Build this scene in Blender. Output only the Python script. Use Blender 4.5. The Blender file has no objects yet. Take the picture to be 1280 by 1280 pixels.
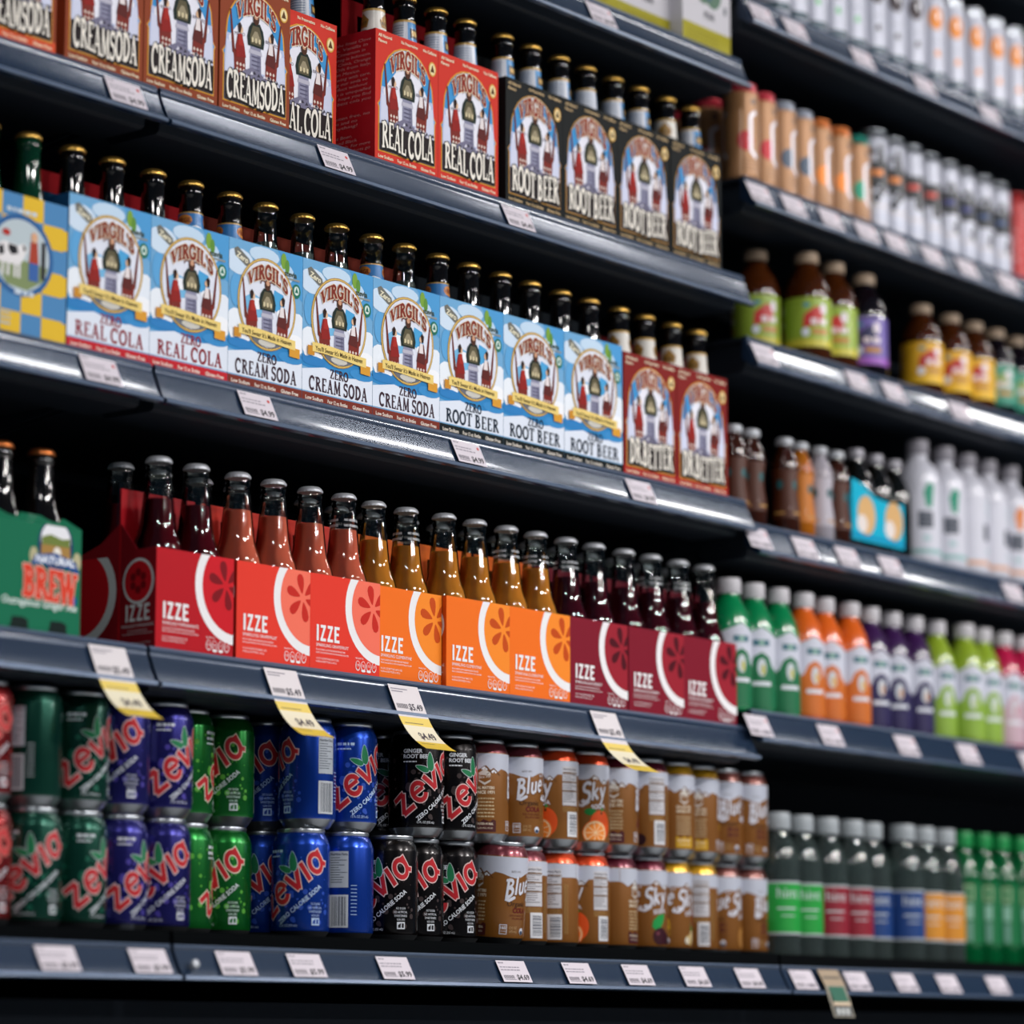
import bpy, math, random
from mathutils import Vector, Matrix
from mathutils.geometry import tessellate_polygon

random.seed(7)
scene = bpy.context.scene
COL = scene.collection

# ------------------------------------------------------------------ camera
H = 0.45                                   # camera height above the floor
F = 4000.0                                 # focal length in pixels of the 1280 frame
CY = -2.55                                 # camera distance in front of the shelf plane Y = 0
PIT = math.atan(668 / 4000)
TH = math.atan2(3900 - 640, math.hypot(4000, 668))
FW = Vector((math.cos(PIT) * math.cos(TH), math.cos(PIT) * math.sin(TH), math.sin(PIT)))
RT = Vector((math.sin(TH), -math.cos(TH), 0))
UP = RT.cross(FW)
CAMP = Vector((0, CY, H))
cd = bpy.data.cameras.new('camera')
cd.sensor_width = 36
cd.lens = F / 1280 * 36
cd.clip_start = .05
cd.clip_end = 60
cam = bpy.data.objects.new('camera', cd)
COL.objects.link(cam)
cam.matrix_world = Matrix(((RT.x, UP.x, -FW.x, CAMP.x), (RT.y, UP.y, -FW.y, CAMP.y),
                           (RT.z, UP.z, -FW.z, CAMP.z), (0, 0, 0, 1)))
scene.camera = cam
cd.dof.use_dof = True
cd.dof.focus_distance = 3.93
cd.dof.aperture_fstop = 2.3

# ------------------------------------------------------------------ world, lamps, exposure
w = bpy.data.worlds.new('store_ambient')
scene.world = w
w.use_nodes = True
w.node_tree.nodes['Background'].inputs[0].default_value = (.10, .19, .30, 1)
w.node_tree.nodes['Background'].inputs[1].default_value = .22
vs = scene.view_settings
vs.view_transform = 'Standard'
vs.look = 'None'
vs.gamma = 1
vs.use_curve_mapping = False
vs.exposure = -0.1

def lamp(x, y, z, lx, ly, power, col=(1, .97, .95)):
    l = bpy.data.lights.new('ceiling_strip_light', 'AREA')
    l.shape = 'RECTANGLE'
    l.size = lx
    l.size_y = ly
    l.energy = power
    l.color = col
    o = bpy.data.objects.new('ceiling_strip_light', l)
    o.location = (x, y, z)
    COL.objects.link(o)
    return o

for lx in (2.0, 4.2, 5.3, 6.3, 7.3):       # row of short strips above this aisle
    lamp(lx, -.75, 3.15, .55, .12, 9)
for lx in (3.1, 5.2, 7.4):                 # rows of ceiling strips over the open floor behind the photographer
    lamp(lx, -3.3, 3.0, .75, .2, 98)
    lamp(lx, -5.6, 3.0, .75, .2, 98)

lamp(.3, -2.6, 3.0, .75, .2, 45)             # the next strip to the left, farther along the aisle

# ------------------------------------------------------------------ small helpers
def lin(h):
    if isinstance(h, str):
        h = h.lstrip('#')
        c = [int(h[i:i + 2], 16) / 255 for i in (0, 2, 4)]
        return tuple((x / 12.92 if x <= .04045 else ((x + .055) / 1.055) ** 2.4) for x in c)
    return h

def x_at(px, Y, Z):
    """world X of the point on the line (Y, Z) that is seen in pixel column px"""
    k = (px - 640) / F
    a = (Y - CY) * FW.y + (Z - H) * FW.z
    b = (Y - CY) * RT.y
    return (b - k * a) / (k * FW.x - RT.x)

def px_per_m(X, Y, Z):
    return F / (Vector((X, Y, Z)) - CAMP).dot(FW)

MATS = {}
def mat(name, color, rough=.5, metal=0., spec=.5, trans=0., ior=1.45, coat=0., noise=0., nscale=60, bump=0., alpha=1.):
    if name in MATS:
        return MATS[name]
    m = bpy.data.materials.new(name)
    m.use_nodes = True
    nt = m.node_tree
    b = nt.nodes['Principled BSDF']
    c = lin(color)
    b.inputs['Base Color'].default_value = (*c, 1)
    b.inputs['Roughness'].default_value = rough
    b.inputs['Metallic'].default_value = metal
    b.inputs['Specular IOR Level'].default_value = spec
    b.inputs['Transmission Weight'].default_value = trans
    b.inputs['IOR'].default_value = ior
    b.inputs['Coat Weight'].default_value = coat
    b.inputs['Coat Roughness'].default_value = .08
    if noise or bump:
        tc = nt.nodes.new('ShaderNodeTexCoord')
        n = nt.nodes.new('ShaderNodeTexNoise')
        n.inputs['Scale'].default_value = nscale
        n.inputs['Detail'].default_value = 4
        nt.links.new(tc.outputs['Object'], n.inputs['Vector'])
        if noise:
            r = nt.nodes.new('ShaderNodeMixRGB')
            r.inputs[1].default_value = (*[v * (1 - noise) for v in c], 1)
            r.inputs[2].default_value = (*[min(1, v * (1 + noise)) for v in c], 1)
            nt.links.new(n.outputs['Fac'], r.inputs[0])
            nt.links.new(r.outputs[0], b.inputs['Base Color'])
        if bump:
            bp = nt.nodes.new('ShaderNodeBump')
            bp.inputs['Strength'].default_value = bump
            bp.inputs['Distance'].default_value = .001
            nt.links.new(n.outputs['Fac'], bp.inputs['Height'])
            nt.links.new(bp.outputs[0], b.inputs['Normal'])
    MATS[name] = m
    return m

def ink(name, rough=.45, metal=0., coat=0., spec=.5):
    if name in MATS:
        return MATS[name]
    m = mat(name, '#ffffff', rough, metal, spec, coat=coat)
    nt = m.node_tree
    a = nt.nodes.new('ShaderNodeAttribute')
    a.attribute_name = 'Col'
    nt.links.new(a.outputs['Color'], nt.nodes['Principled BSDF'].inputs['Base Color'])
    return m

def glass(name, tint, haze=0.):
    if name in MATS:
        return MATS[name]
    m = bpy.data.materials.new(name)
    m.use_nodes = True
    nt = m.node_tree
    nt.nodes.remove(nt.nodes['Principled BSDF'])
    tr = nt.nodes.new('ShaderNodeBsdfTransparent')
    tr.inputs[0].default_value = (*lin(tint), 1)
    gl = nt.nodes.new('ShaderNodeBsdfGlossy')
    gl.inputs['Roughness'].default_value = .04
    fr = nt.nodes.new('ShaderNodeFresnel')
    fr.inputs[0].default_value = 1.6
    mx = nt.nodes.new('ShaderNodeMixShader')
    nt.links.new(fr.outputs[0], mx.inputs[0])
    nt.links.new(tr.outputs[0], mx.inputs[1])
    nt.links.new(gl.outputs[0], mx.inputs[2])
    out = mx.outputs[0]
    if haze:
        df = nt.nodes.new('ShaderNodeBsdfDiffuse')
        df.inputs[0].default_value = (*lin(tint), 1)
        m2 = nt.nodes.new('ShaderNodeMixShader')
        m2.inputs[0].default_value = haze
        nt.links.new(out, m2.inputs[1])
        nt.links.new(df.outputs[0], m2.inputs[2])
        out = m2.outputs[0]
    nt.links.new(out, nt.nodes['Material Output'].inputs[0])
    MATS[name] = m
    return m

PAPER = ink('carton_print_ink', .55, coat=0., spec=.12)
CANINK = ink('can_print_ink', .34, .2, coat=.12)
FILM = ink('bottle_label_ink', .4, coat=.15)
TAGINK = ink('price_tag_ink', .5)

def obj(name, me, parent=None, loc=(0, 0, 0), label=None):
    o = bpy.data.objects.new(name, me)
    COL.objects.link(o)
    o.location = loc
    if parent:
        o.parent = parent
    if label:
        o['label'] = label
    return o

def tag(o, label, cat, group=None, kind=None):
    if label:
        o['label'] = label
    if cat:
        o['category'] = cat
    if group:
        o['group'] = group
    if kind:
        o['kind'] = kind
    return o

def thing(name, label, cat, loc=(0, 0, 0), rotz=0, group=None):
    o = obj(name, None, None, loc)
    o.empty_display_size = .02
    o.rotation_euler = (0, 0, rotz)
    return tag(o, label, cat, group)

def mesh(name, verts, faces, material, smooth=False, sharp=35):
    me = bpy.data.meshes.new(name)
    me.from_pydata([tuple(v) for v in verts], [], faces)
    me.materials.append(material)
    if smooth:
        me.shade_smooth()
        me.set_sharp_from_angle(angle=math.radians(sharp))
    me.update()
    return me

def boxes(name, bl, material):
    vs_, fs = [], []
    for (x0, y0, z0, x1, y1, z1) in bl:
        n = len(vs_)
        vs_ += [(x0, y0, z0), (x1, y0, z0), (x1, y1, z0), (x0, y1, z0), (x0, y0, z1), (x1, y0, z1), (x1, y1, z1), (x0, y1, z1)]
        fs += [tuple(n + i for i in f) for f in ((3, 2, 1, 0), (4, 5, 6, 7), (0, 1, 5, 4), (1, 2, 6, 5), (2, 3, 7, 6), (3, 0, 4, 7))]
    return mesh(name, vs_, fs, material)

def lathe(name, prof, material, seg=32, crimp=0, crimp_range=None, sharp=40, squash=1.0):
    vs_, fs = [], []
    for (r, z) in prof:
        for i in range(seg):
            a = 2 * math.pi * i / seg
            rr = r
            if crimp and crimp_range[0] <= z <= crimp_range[1]:
                rr = r + (crimp if i % 2 else -crimp)
            vs_.append((rr * math.cos(a), rr * math.sin(a) * squash, z))
    for k in range(len(prof) - 1):
        for i in range(seg):
            j = (i + 1) % seg
            fs.append((k * seg + i, k * seg + j, (k + 1) * seg + j, (k + 1) * seg + i))
    if prof[0][0] > 1e-5:
        fs.append(tuple(reversed(range(seg))))
    if prof[-1][0] > 1e-5:
        fs.append(tuple((len(prof) - 1) * seg + i for i in range(seg)))
    return mesh(name, vs_, fs, material, True, sharp)

def extrude_x(name, prof, x0, x1, material, smooth=True, cap=True, sharp=30):
    n = len(prof)
    vs_ = [(x0, y, z) for y, z in prof] + [(x1, y, z) for y, z in prof]
    fs = [(i, (i + 1) % n, n + (i + 1) % n, n + i) for i in range(n)]
    if cap:
        fs += [tuple(reversed(range(n))), tuple(range(n, 2 * n))]
    return mesh(name, vs_, fs, material, smooth, sharp)

def clone(root, loc, rotz, label, group=None):
    r = root.copy()
    COL.objects.link(r)
    r.location = loc
    r.rotation_euler = (0, 0, rotz)
    r['label'] = label
    if group:
        r['group'] = group
    for ch in list(root.children):
        c = ch.copy()
        COL.objects.link(c)
        c.parent = r
        for g in list(ch.children):
            d = g.copy()
            COL.objects.link(d)
            d.parent = c
    return r

class Stock:
    """a prototype that is used itself the first time and copied afterwards"""
    def __init__(self, make):
        self.make, self.root, self.used = make, None, False
    def put(self, loc, rotz, label, group=None):
        if self.root is None:
            self.root = self.make()
        if not self.used:
            self.used = True
            r = self.root
            r.location = loc
            r.rotation_euler = (0, 0, rotz)
            r['label'] = label
            if group:
                r['group'] = group
            return r
        return clone(self.root, loc, rotz, label, group)

ORD = ['first', 'second', 'third', 'fourth', 'fifth', 'sixth', 'seventh', 'eighth', 'ninth', 'tenth', 'eleventh', 'twelfth',
       'thirteenth', 'fourteenth', 'fifteenth']

# ------------------------------------------------------------------ flat print: coloured 2D shapes laid on a face or wrapped on a cylinder
_tc = {}
def font_tris(s, bold=0.):
    key = (s, bold)
    if key in _tc:
        return _tc[key]
    cu = bpy.data.curves.new('lettering', 'FONT')
    cu.body = s
    cu.size = 1
    cu.resolution_u = 2
    cu.offset = bold
    o = bpy.data.objects.new('lettering', cu)
    COL.objects.link(o)
    dg = bpy.context.evaluated_depsgraph_get()
    me = o.evaluated_get(dg).to_mesh()
    me.calc_loop_triangles()
    co = [(v.co.x, v.co.y) for v in me.vertices]
    t = [tuple(co[i] for i in lt.vertices) for lt in me.loop_triangles]
    o.evaluated_get(dg).to_mesh_clear()
    bpy.data.objects.remove(o)
    bpy.data.curves.remove(cu)
    xs = [p[0] for q in t for p in q] or [0, 1]
    ys = [p[1] for q in t for p in q] or [0, 1]
    _tc[key] = (t, min(xs), max(xs), min(ys), max(ys))
    return _tc[key]

def clip_poly(poly, ax, lim, keep_less):
    out = []
    n = len(poly)
    for i in range(n):
        a, b = poly[i], poly[(i + 1) % n]
        ia = (a[ax] <= lim) if keep_less else (a[ax] >= lim)
        ib = (b[ax] <= lim) if keep_less else (b[ax] >= lim)
        if ia:
            out.append(a)
        if ia != ib:
            t = (lim - a[ax]) / (b[ax] - a[ax])
            out.append((a[0] + t * (b[0] - a[0]), a[1] + t * (b[1] - a[1])))
    return out

# stroke letters: serif capitals
T_, t_ = .17, .07
def _s(x, y, w=.3):
    return ('L', x - w / 2, y, x + w / 2, y, t_)
SERIF = {
    'V': (.82, [('L', .13, 1, .43, .02, T_), ('L', .72, 1, .43, .02, t_), _s(.13, .97), _s(.72, .97, .24)]),
    'I': (.42, [('L', .21, 0, .21, 1, T_), _s(.21, .97, .36), _s(.21, .03, .36)]),
    'R': (.78, [('L', .2, 0, .2, 1, T_), ('A', .25, .75, .33, .22, -90, 90, T_ * .8), ('L', .38, .52, .72, .02, T_), _s(.2, .03), _s(.16, .97, .26), _s(.72, .03, .18)]),
    'G': (.85, [('A', .44, .5, .34, .47, 40, 320, T_), ('L', .72, .45, .72, .1, T_), ('L', .5, .45, .84, .45, t_), ('L', .7, .95, .7, .72, t_)]),
    'L': (.68, [('L', .2, 0, .2, 1, T_), ('L', .1, .03, .62, .03, t_), ('L', .61, 0, .61, .25, t_), _s(.2, .97)]),
    'S': (.62, [('A', .31, .74, .22, .22, 20, 270, T_ * .8), ('A', .3, .27, .23, .25, 90, -160, T_ * .8), ('L', .53, .98, .53, .76, t_), ('L', .07, .02, .07, .24, t_)]),
    'C': (.78, [('A', .42, .5, .33, .47, 45, 315, T_), ('L', .68, .97, .68, .7, t_)]),
    'E': (.68, [('L', .2, 0, .2, 1, T_), ('L', .1, .97, .6, .97, t_), ('L', .2, .52, .5, .52, t_), ('L', .1, .03, .62, .03, t_), ('L', .6, 1, .6, .8, t_), ('L', .62, 0, .62, .22, t_)]),
    'A': (.8, [('L', .14, 0, .4, 1, t_), ('L', .4, 1, .68, 0, T_), ('L', .22, .33, .58, .33, t_), _s(.14, .03, .24), _s(.68, .03, .26)]),
    'M': (1.0, [('L', .16, 0, .2, 1, t_), ('L', .22, 1, .5, .1, T_), ('L', .5, .1, .8, 1, t_), ('L', .82, 0, .8, 1, T_), _s(.16, .03, .24), _s(.84, .03, .28)]),
    'O': (.82, [('A', .41, .5, .33, .47, 0, 360, T_)]),
    'D': (.82, [('L', .2, 0, .2, 1, T_), ('A', .24, .5, .48, .46, -90, 90, T_), _s(.16, .97, .24), _s(.16, .03, .24)]),
    'T': (.72, [('L', .36, 0, .36, 1, T_), ('L', .05, .97, .67, .97, t_), ('L', .06, 1, .06, .78, t_), ('L', .66, 1, .66, .78, t_), _s(.36, .03, .32)]),
    'B': (.75, [('L', .2, 0, .2, 1, T_), ('A', .26, .75, .28, .22, -90, 90, T_ * .8), ('A', .26, .27, .36, .25, -90, 90, T_ * .85), _s(.16, .97, .24), _s(.16, .03, .24)]),
    'Z': (.7, [('L', .1, .96, .6, .96, t_), ('L', .58, .96, .12, .04, T_), ('L', .1, .04, .64, .04, t_), ('L', .1, 1, .1, .78, t_), ('L', .63, 0, .63, .24, t_)]),
    'W': (1.1, [('L', .12, 1, .34, 0, T_), ('L', .34, 0, .54, .9, t_), ('L', .54, 1, .76, 0, T_), ('L', .76, 0, .98, 1, t_), _s(.12, .97, .26), _s(.98, .97, .24)]),
    "'": (.2, [('L', .1, 1, .1, .78, .1)]),
    '.': (.2, [('L', .1, 0, .1, .12, .13)]),
    ' ': (.22, []),
}
SANS = {
    'I': (.3, [('L', .15, 0, .15, 1, .2)]),
    'Z': (.62, [('L', .05, .91, .57, .91, .18), ('L', .47, .91, .13, .09, .18), ('L', .03, .09, .59, .09, .18)]),
    'E': (.58, [('L', .12, 0, .12, 1, .2), ('L', .05, .91, .55, .91, .18), ('L', .05, .52, .48, .52, .16), ('L', .05, .09, .55, .09, .18)]),
}
SCRIPT = {   # slanted heavy brush letters
    'B': (.8, [('L', .22, 0, .22, 1, .2), ('A', .28, .76, .32, .2, -90, 90, .18), ('A', .28, .28, .4, .26, -90, 90, .2), ('L', .02, .98, .3, .98, .14)]),
    'l': (.32, [('L', .14, .06, .14, 1.05, .19)]),
    'u': (.66, [('L', .12, .66, .12, .25, .18), ('A', .3, .25, .18, .2, 180, 360, .17), ('L', .5, .66, .5, .03, .18)]),
    'e': (.6, [('A', .3, .33, .22, .28, 0, 310, .16), ('L', .1, .36, .5, .36, .12)]),
    'S': (.72, [('A', .4, .8, .26, .25, 20, 270, .2), ('A', .34, .26, .3, .29, 90, -150, .21)]),
    'k': (.62, [('L', .12, 0, .12, 1.05, .18), ('L', .14, .3, .5, .66, .14), ('L', .24, .36, .56, .02, .17)]),
    'y': (.62, [('L', .08, .66, .3, .1, .17), ('L', .56, .66, .18, -.32, .16)]),
    ' ': (.12, []),
}
ZEV = {
    'z': (.68, [('L', .0, .66, .5, .66, .17), ('L', .5, .66, .12, .08, .17), ('L', .12, .08, .66, .08, .17)]),
    'e': (.7, [('A', .34, .36, .26, .29, 10, 325, .17), ('L', .12, .4, .56, .4, .14)]),
    'v': (.62, [('L', .02, .68, .26, .06, .17), ('L', .26, .06, .56, .68, .17)]),
    'i': (.24, [('L', .1, .05, .1, .7, .17)]),
    'a': (.72, [('A', .32, .36, .25, .29, 0, 360, .17), ('L', .57, .68, .57, .2, .16), ('L', .57, .2, .7, .08, .15)]),
}

class Art:
    def __init__(self):
        self.raw = []                      # (colour, polygon, layer)
        self.n = 0
    @property
    def t(self):
        return self.raw
    @t.setter
    def t(self, v):
        self.raw = v
    def add(self, c, p, layer):
        self.n += 1
        self.raw.append((c, p, layer + (self.n % 18) * .052))
    def poly(self, c, pts, layer=1):
        self.n += 1
        layer = layer + (self.n % 18) * .052
        if len(pts) == 3:
            self.t.append((c, list(pts), layer))
            return
        for tri in tessellate_polygon([[Vector((p[0], p[1], 0)) for p in pts]]):
            self.t.append((c, [pts[i] for i in tri], layer))
    def rect(self, c, x0, y0, x1, y1, layer=1):
        self.add(c, [(x0, y0), (x1, y0), (x1, y1), (x0, y1)], layer)
    def ell(self, c, cx, cy, rx, ry=None, layer=1, n=20, a0=0, a1=360):
        ry = rx if ry is None else ry
        self.poly(c, [(cx + rx * math.cos(math.radians(a0 + (a1 - a0) * i / n)), cy + ry * math.sin(math.radians(a0 + (a1 - a0) * i / n)))
                      for i in range(n if abs(a1 - a0) >= 360 else n + 1)], layer)
    def arc(self, c, cx, cy, rx, ry, a0, a1, wd, layer=1, n=None, f=None):
        n = n or max(4, int(abs(a1 - a0) / 18))
        f = f or (lambda p: p)
        self.n += 1
        layer = layer + (self.n % 18) * .052
        pts = []
        for i in range(n + 1):
            a = math.radians(a0 + (a1 - a0) * i / n)
            pts.append((math.cos(a), math.sin(a)))
        for i in range(n):
            (c0, s0), (c1, s1) = pts[i], pts[i + 1]
            h = wd / 2
            self.raw.append((c, [f(q) for q in ((cx + (rx - h) * c0, cy + (ry - h) * s0), (cx + (rx + h) * c0, cy + (ry + h) * s0),
                                              (cx + (rx + h) * c1, cy + (ry + h) * s1), (cx + (rx - h) * c1, cy + (ry - h) * s1))], layer))
    def line(self, c, x0, y0, x1, y1, wd, layer=1, f=None, ext=0):
        f = f or (lambda p: p)
        dx, dy = x1 - x0, y1 - y0
        l = math.hypot(dx, dy) or 1e-9
        ex, ey = dx / l * ext, dy / l * ext
        x0, y0, x1, y1 = x0 - ex, y0 - ey, x1 + ex, y1 + ey
        nx, ny = -dy / l * wd / 2, dx / l * wd / 2
        self.add(c, [f(q) for q in ((x0 + nx, y0 + ny), (x0 - nx, y0 - ny), (x1 - nx, y1 - ny), (x1 + nx, y1 + ny))], layer)
    def path(self, c, pts, wd, layer=1):
        for a, b in zip(pts, pts[1:]):
            self.line(c, *a, *b, wd, layer)
            self.ell(c, b[0], b[1], wd / 2, layer=layer, n=8)
    def letters(self, font, s, c, f, layer=1, grow=0., track=0.04):
        """f maps letter space (x along 0..1 of the whole word, y 0..1) to u, v"""
        W = sum(font[ch][0] + track for ch in s) - track
        x = 0
        for ch in s:
            wd, strokes = font[ch]
            for st in strokes:
                g = (lambda p, x=x: f(((p[0] + x) / W, p[1])))
                if st[0] == 'L':
                    self.line(c, *st[1:5], st[5] + grow, layer, g, ext=grow / 2)
                else:
                    self.arc(c, *st[1:7], st[7] + grow, layer, f=g)
            x += wd + track
    def text(self, s, c, x, y, h, layer=2, width=None, align='l', bold=0., rot=0., shear=0., f=None, maxw=None):
        tris, x0, x1, y0, y1 = font_tris(s, bold)
        k = h / .73
        kx = k if width is None else width / (x1 - x0)
        if maxw and (x1 - x0) * kx > maxw:
            kx = maxw / (x1 - x0)
        wd = (x1 - x0) * kx
        off = {'l': 0, 'c': -wd / 2, 'r': -wd}[align]
        ca, sa = math.cos(rot), math.sin(rot)
        for t in tris:
            q = []
            for (px, py) in t:
                u, v = (px - x0) * kx + off + shear * py * k, py * k
                p = (x + u * ca - v * sa, y + u * sa + v * ca)
                q.append(f(p) if f else p)
            self.t.append((c, q, layer))
    def bars(self, c, x, y, wd, h, layer=2, seed=1):
        """a line of print too small or too blurred to read: word-long marks"""
        rnd = random.Random(seed + int(wd * 1e5))
        u = x
        while u < x + wd - h * .4:
            l = min(rnd.uniform(h * .6, h * 2.6), x + wd - u)
            self.rect(c, u, y, u + l, y + h, layer)
            u += l + h * .45
    def clip(self, x0, y0, x1, y1):
        out = []
        for c, p, l in self.t:
            for ax, lim, less in ((0, x0, False), (0, x1, True), (1, y0, False), (1, y1, True)):
                p = clip_poly(p, ax, lim, less)
                if len(p) < 3:
                    break
            if len(p) >= 3:
                out.append((c, p, l))
        self.t = out
        return self
    def build(self, name, material, fmap, strip=None, step=.00014):
        polys = self.t
        if strip:
            out = []
            for c, p, l in polys:
                a = math.floor(min(q[0] for q in p) / strip)
                b = math.floor(max(q[0] for q in p) / strip)
                for k in range(a, b + 1):
                    q = clip_poly(p, 0, k * strip, False)
                    if len(q) >= 3:
                        q = clip_poly(q, 0, (k + 1) * strip, True)
                    if len(q) >= 3:
                        out.append((c, q, l))
            polys = out
        V, Fc, C, N = [], [], [], []
        for c, p, l in polys:
            ar = sum(p[i][0] * p[(i + 1) % len(p)][1] - p[(i + 1) % len(p)][0] * p[i][1] for i in range(len(p)))
            if abs(ar) < 1e-11:
                continue
            if ar < 0:
                p = p[::-1]
            n = len(V)
            cc = lin(c)
            for q in p:
                pos, nor = fmap(q[0], q[1], .00012 + l * step)
                V.append(pos)
                N.append(nor)
                C += [*cc, 1.]
            Fc.append(tuple(range(n, n + len(p))))
        me = bpy.data.meshes.new(name)
        me.from_pydata(V, [], Fc)
        at = me.color_attributes.new('Col', 'FLOAT_COLOR', 'POINT')
        at.data.foreach_set('color', C)
        me.materials.append(material)
        if strip:
            me.shade_smooth()
            me.normals_split_custom_set_from_vertices(N)
        me.update()
        return me

def on_front(W, D):
    return lambda u, v, o: ((u - W / 2, -D / 2 - o, v), (0, -1, 0))
def on_left(W, D):
    return lambda u, v, o: ((-W / 2 - o, D / 2 - u, v), (-1, 0, 0))
def on_cyl(r, taper=None):
    def f(u, v, o):
        a = u / r
        rr = (taper(v) if taper else r) + o
        return ((rr * math.sin(a), -rr * math.cos(a), v), (math.sin(a), -math.cos(a), 0))
    return f

# ------------------------------------------------------------------ the setting: floor, back wall of the run, kick plate
dark = mat('shelf_paint_black', '#141c26', .55, spec=.4, bump=.15, nscale=400)
backm = mat('back_panel_paint', '#0c141d', .8, spec=.2, noise=.2, nscale=30)
floorm = mat('floor_tile_grey', '#a3a5a6', .35, noise=.25, nscale=6)
Xa, Xs0, Xs1, Xe = 1.30, 2.517, 3.700, 6.10         # bay seams
fl = obj('floor', boxes('floor', [(-2, -4, -.05, 12, 1, 0)], floorm))
tag(fl, 'grey polished store floor', None, kind='structure')
bw = obj('wall_back', boxes('wall_back', [(Xa, .50, 0, Xe, .53, 2.9)], backm))
tag(bw, 'black back panel behind the shelves', None, kind='structure')
for i, x in enumerate((Xs0, Xs1)):
    o = obj('trim_%d' % (i + 1), boxes('upright', [(x - .02, .455, 0, x + .02, .50, 2.5)], dark))
    tag(o, 'dark slotted upright between shelf bays', None, kind='structure')
kp = obj('baseboard_front', boxes('kick_plate', [(Xa, .02, 0, Xe, .05, .50)], backm))
tag(kp, 'black panel under the lowest shelf', None, kind='structure')

# ------------------------------------------------------------------ shelves with price rails
railm = mat('price_rail_slate', '#1e3048', .24, .25, .5, coat=.5, bump=.06, nscale=120)
lipm = mat('price_rail_lip', '#46566e', .3, .3, .5)
RAIL = [(.004, .002), (-.002, .002), (-.005, -.002), (-.0045, -.007), (-.0067, -.012), (-.0092, -.018), (-.0118, -.024), (-.0146, -.030), (-.0172, -.035),
        (-.0192, -.0385), (-.0235, -.040), (-.0245, -.044), (-.018, -.046), (.004, -.032)]
LIP1 = [(-.0022, .0024), (-.0055, -.0016), (-.0052, -.0034), (-.0018, .001)]
LIP2 = [(-.0238, -.0396), (-.0250, -.0441), (-.0232, -.0448), (-.0222, -.0402)]

ZS = {'Z': 1.412, 'A': 1.089, 'B': .7625, 'C': .4405, 'D': .122, 'R0': 1.513, 'R1': 1.240, 'R2': 1.003, 'R3': .733, 'R4': .466, 'R5': .122, 'R9': 1.775}
YF = {k: 0. for k in ZS}
YF['D'] = YF['R5'] = -.045
RAILDROP = {'D': .012, 'R5': .012}
RAILK = {'D': .86, 'R5': .86}
for k in ZS:
    ZS[k] += H

def shelf(key, x0, x1, label):
    z, yf = ZS[key], YF[key]
    t = thing('store_shelf', label, 'shelf', (0, yf, z), group='black metal store shelves')
    g = .003
    deck = [(.002, 0), (.002, -.012), (.006, -.046), (.012, -.049), (.085, -.049), (.10, -.030), (.445 - yf, -.030), (.445 - yf, 0)]
    me = extrude_x('deck', deck, x0 + .012, x1 - .012, dark, False)
    obj('deck', me, t)
    top = boxes('deck_top', [(x0 + .001, .002, -.004, x1 - .001, .445 - yf, 0)], dark)
    obj('deck_top', top, t)
    dr, rk = RAILDROP.get(key, 0), RAILK.get(key, 1)
    pr = lambda P: [(y_, z_ * rk) for y_, z_ in P]
    r = obj('price_rail', extrude_x('price_rail', pr(RAIL), x0 + g, x1 - g, railm), t, (0, 0, -dr), label='slate blue price rail')
    obj('rail_lip', extrude_x('rail_lip', pr(LIP1), x0 + g, x1 - g, lipm), r)
    obj('rail_lip', extrude_x('rail_lip', pr(LIP2), x0 + g, x1 - g, lipm), r)
    if dr:
        obj('front_stop', extrude_x('front_stop', [(.004, .003), (-.003, .003), (-.004, -.012), (.004, -.012)], x0 + g, x1 - g, mat('front_stop_black', '#040608', .9, spec=.05)), t)
    for xx in (x0 + .006, x1 - .010):
        vs_ = [(xx, .10, -.004), (xx, .445 - yf, -.004), (xx, .445 - yf, -.075), (xx, .12, -.030)]
        vs_ += [(a + .004, b, c) for a, b, c in vs_]
        obj('bracket', mesh('bracket', vs_, [(0, 1, 2, 3), (7, 6, 5, 4), (0, 4, 5, 1), (1, 5, 6, 2), (2, 6, 7, 3), (3, 7, 4, 0)], dark), t)
    return t

for key, nm in (('Z', 'topmost'), ('A', 'cream soda and cola'), ('B', 'blue carton'), ('C', 'fruit soda'), ('D', 'canned soda')):
    shelf(key, Xa, Xs0, 'black shelf left of the rail seam, on the %s level' % nm)
    shelf(key, Xs0, Xs1, 'black middle shelf with slate price rail on the %s level' % nm)
for key, nm in (('R0', 'slim white cans'), ('R1', 'tan and spotted cans'), ('R2', 'brown juice bottles'), ('R3', 'amber and white bottles'),
                ('R4', 'white capped colour juice bottles'), ('R5', 'clear water bottles'), ('R9', 'topmost goods above the white cans')):
    shelf(key, Xs1, Xe, 'black shelf at right holding the %s' % nm)

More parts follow.
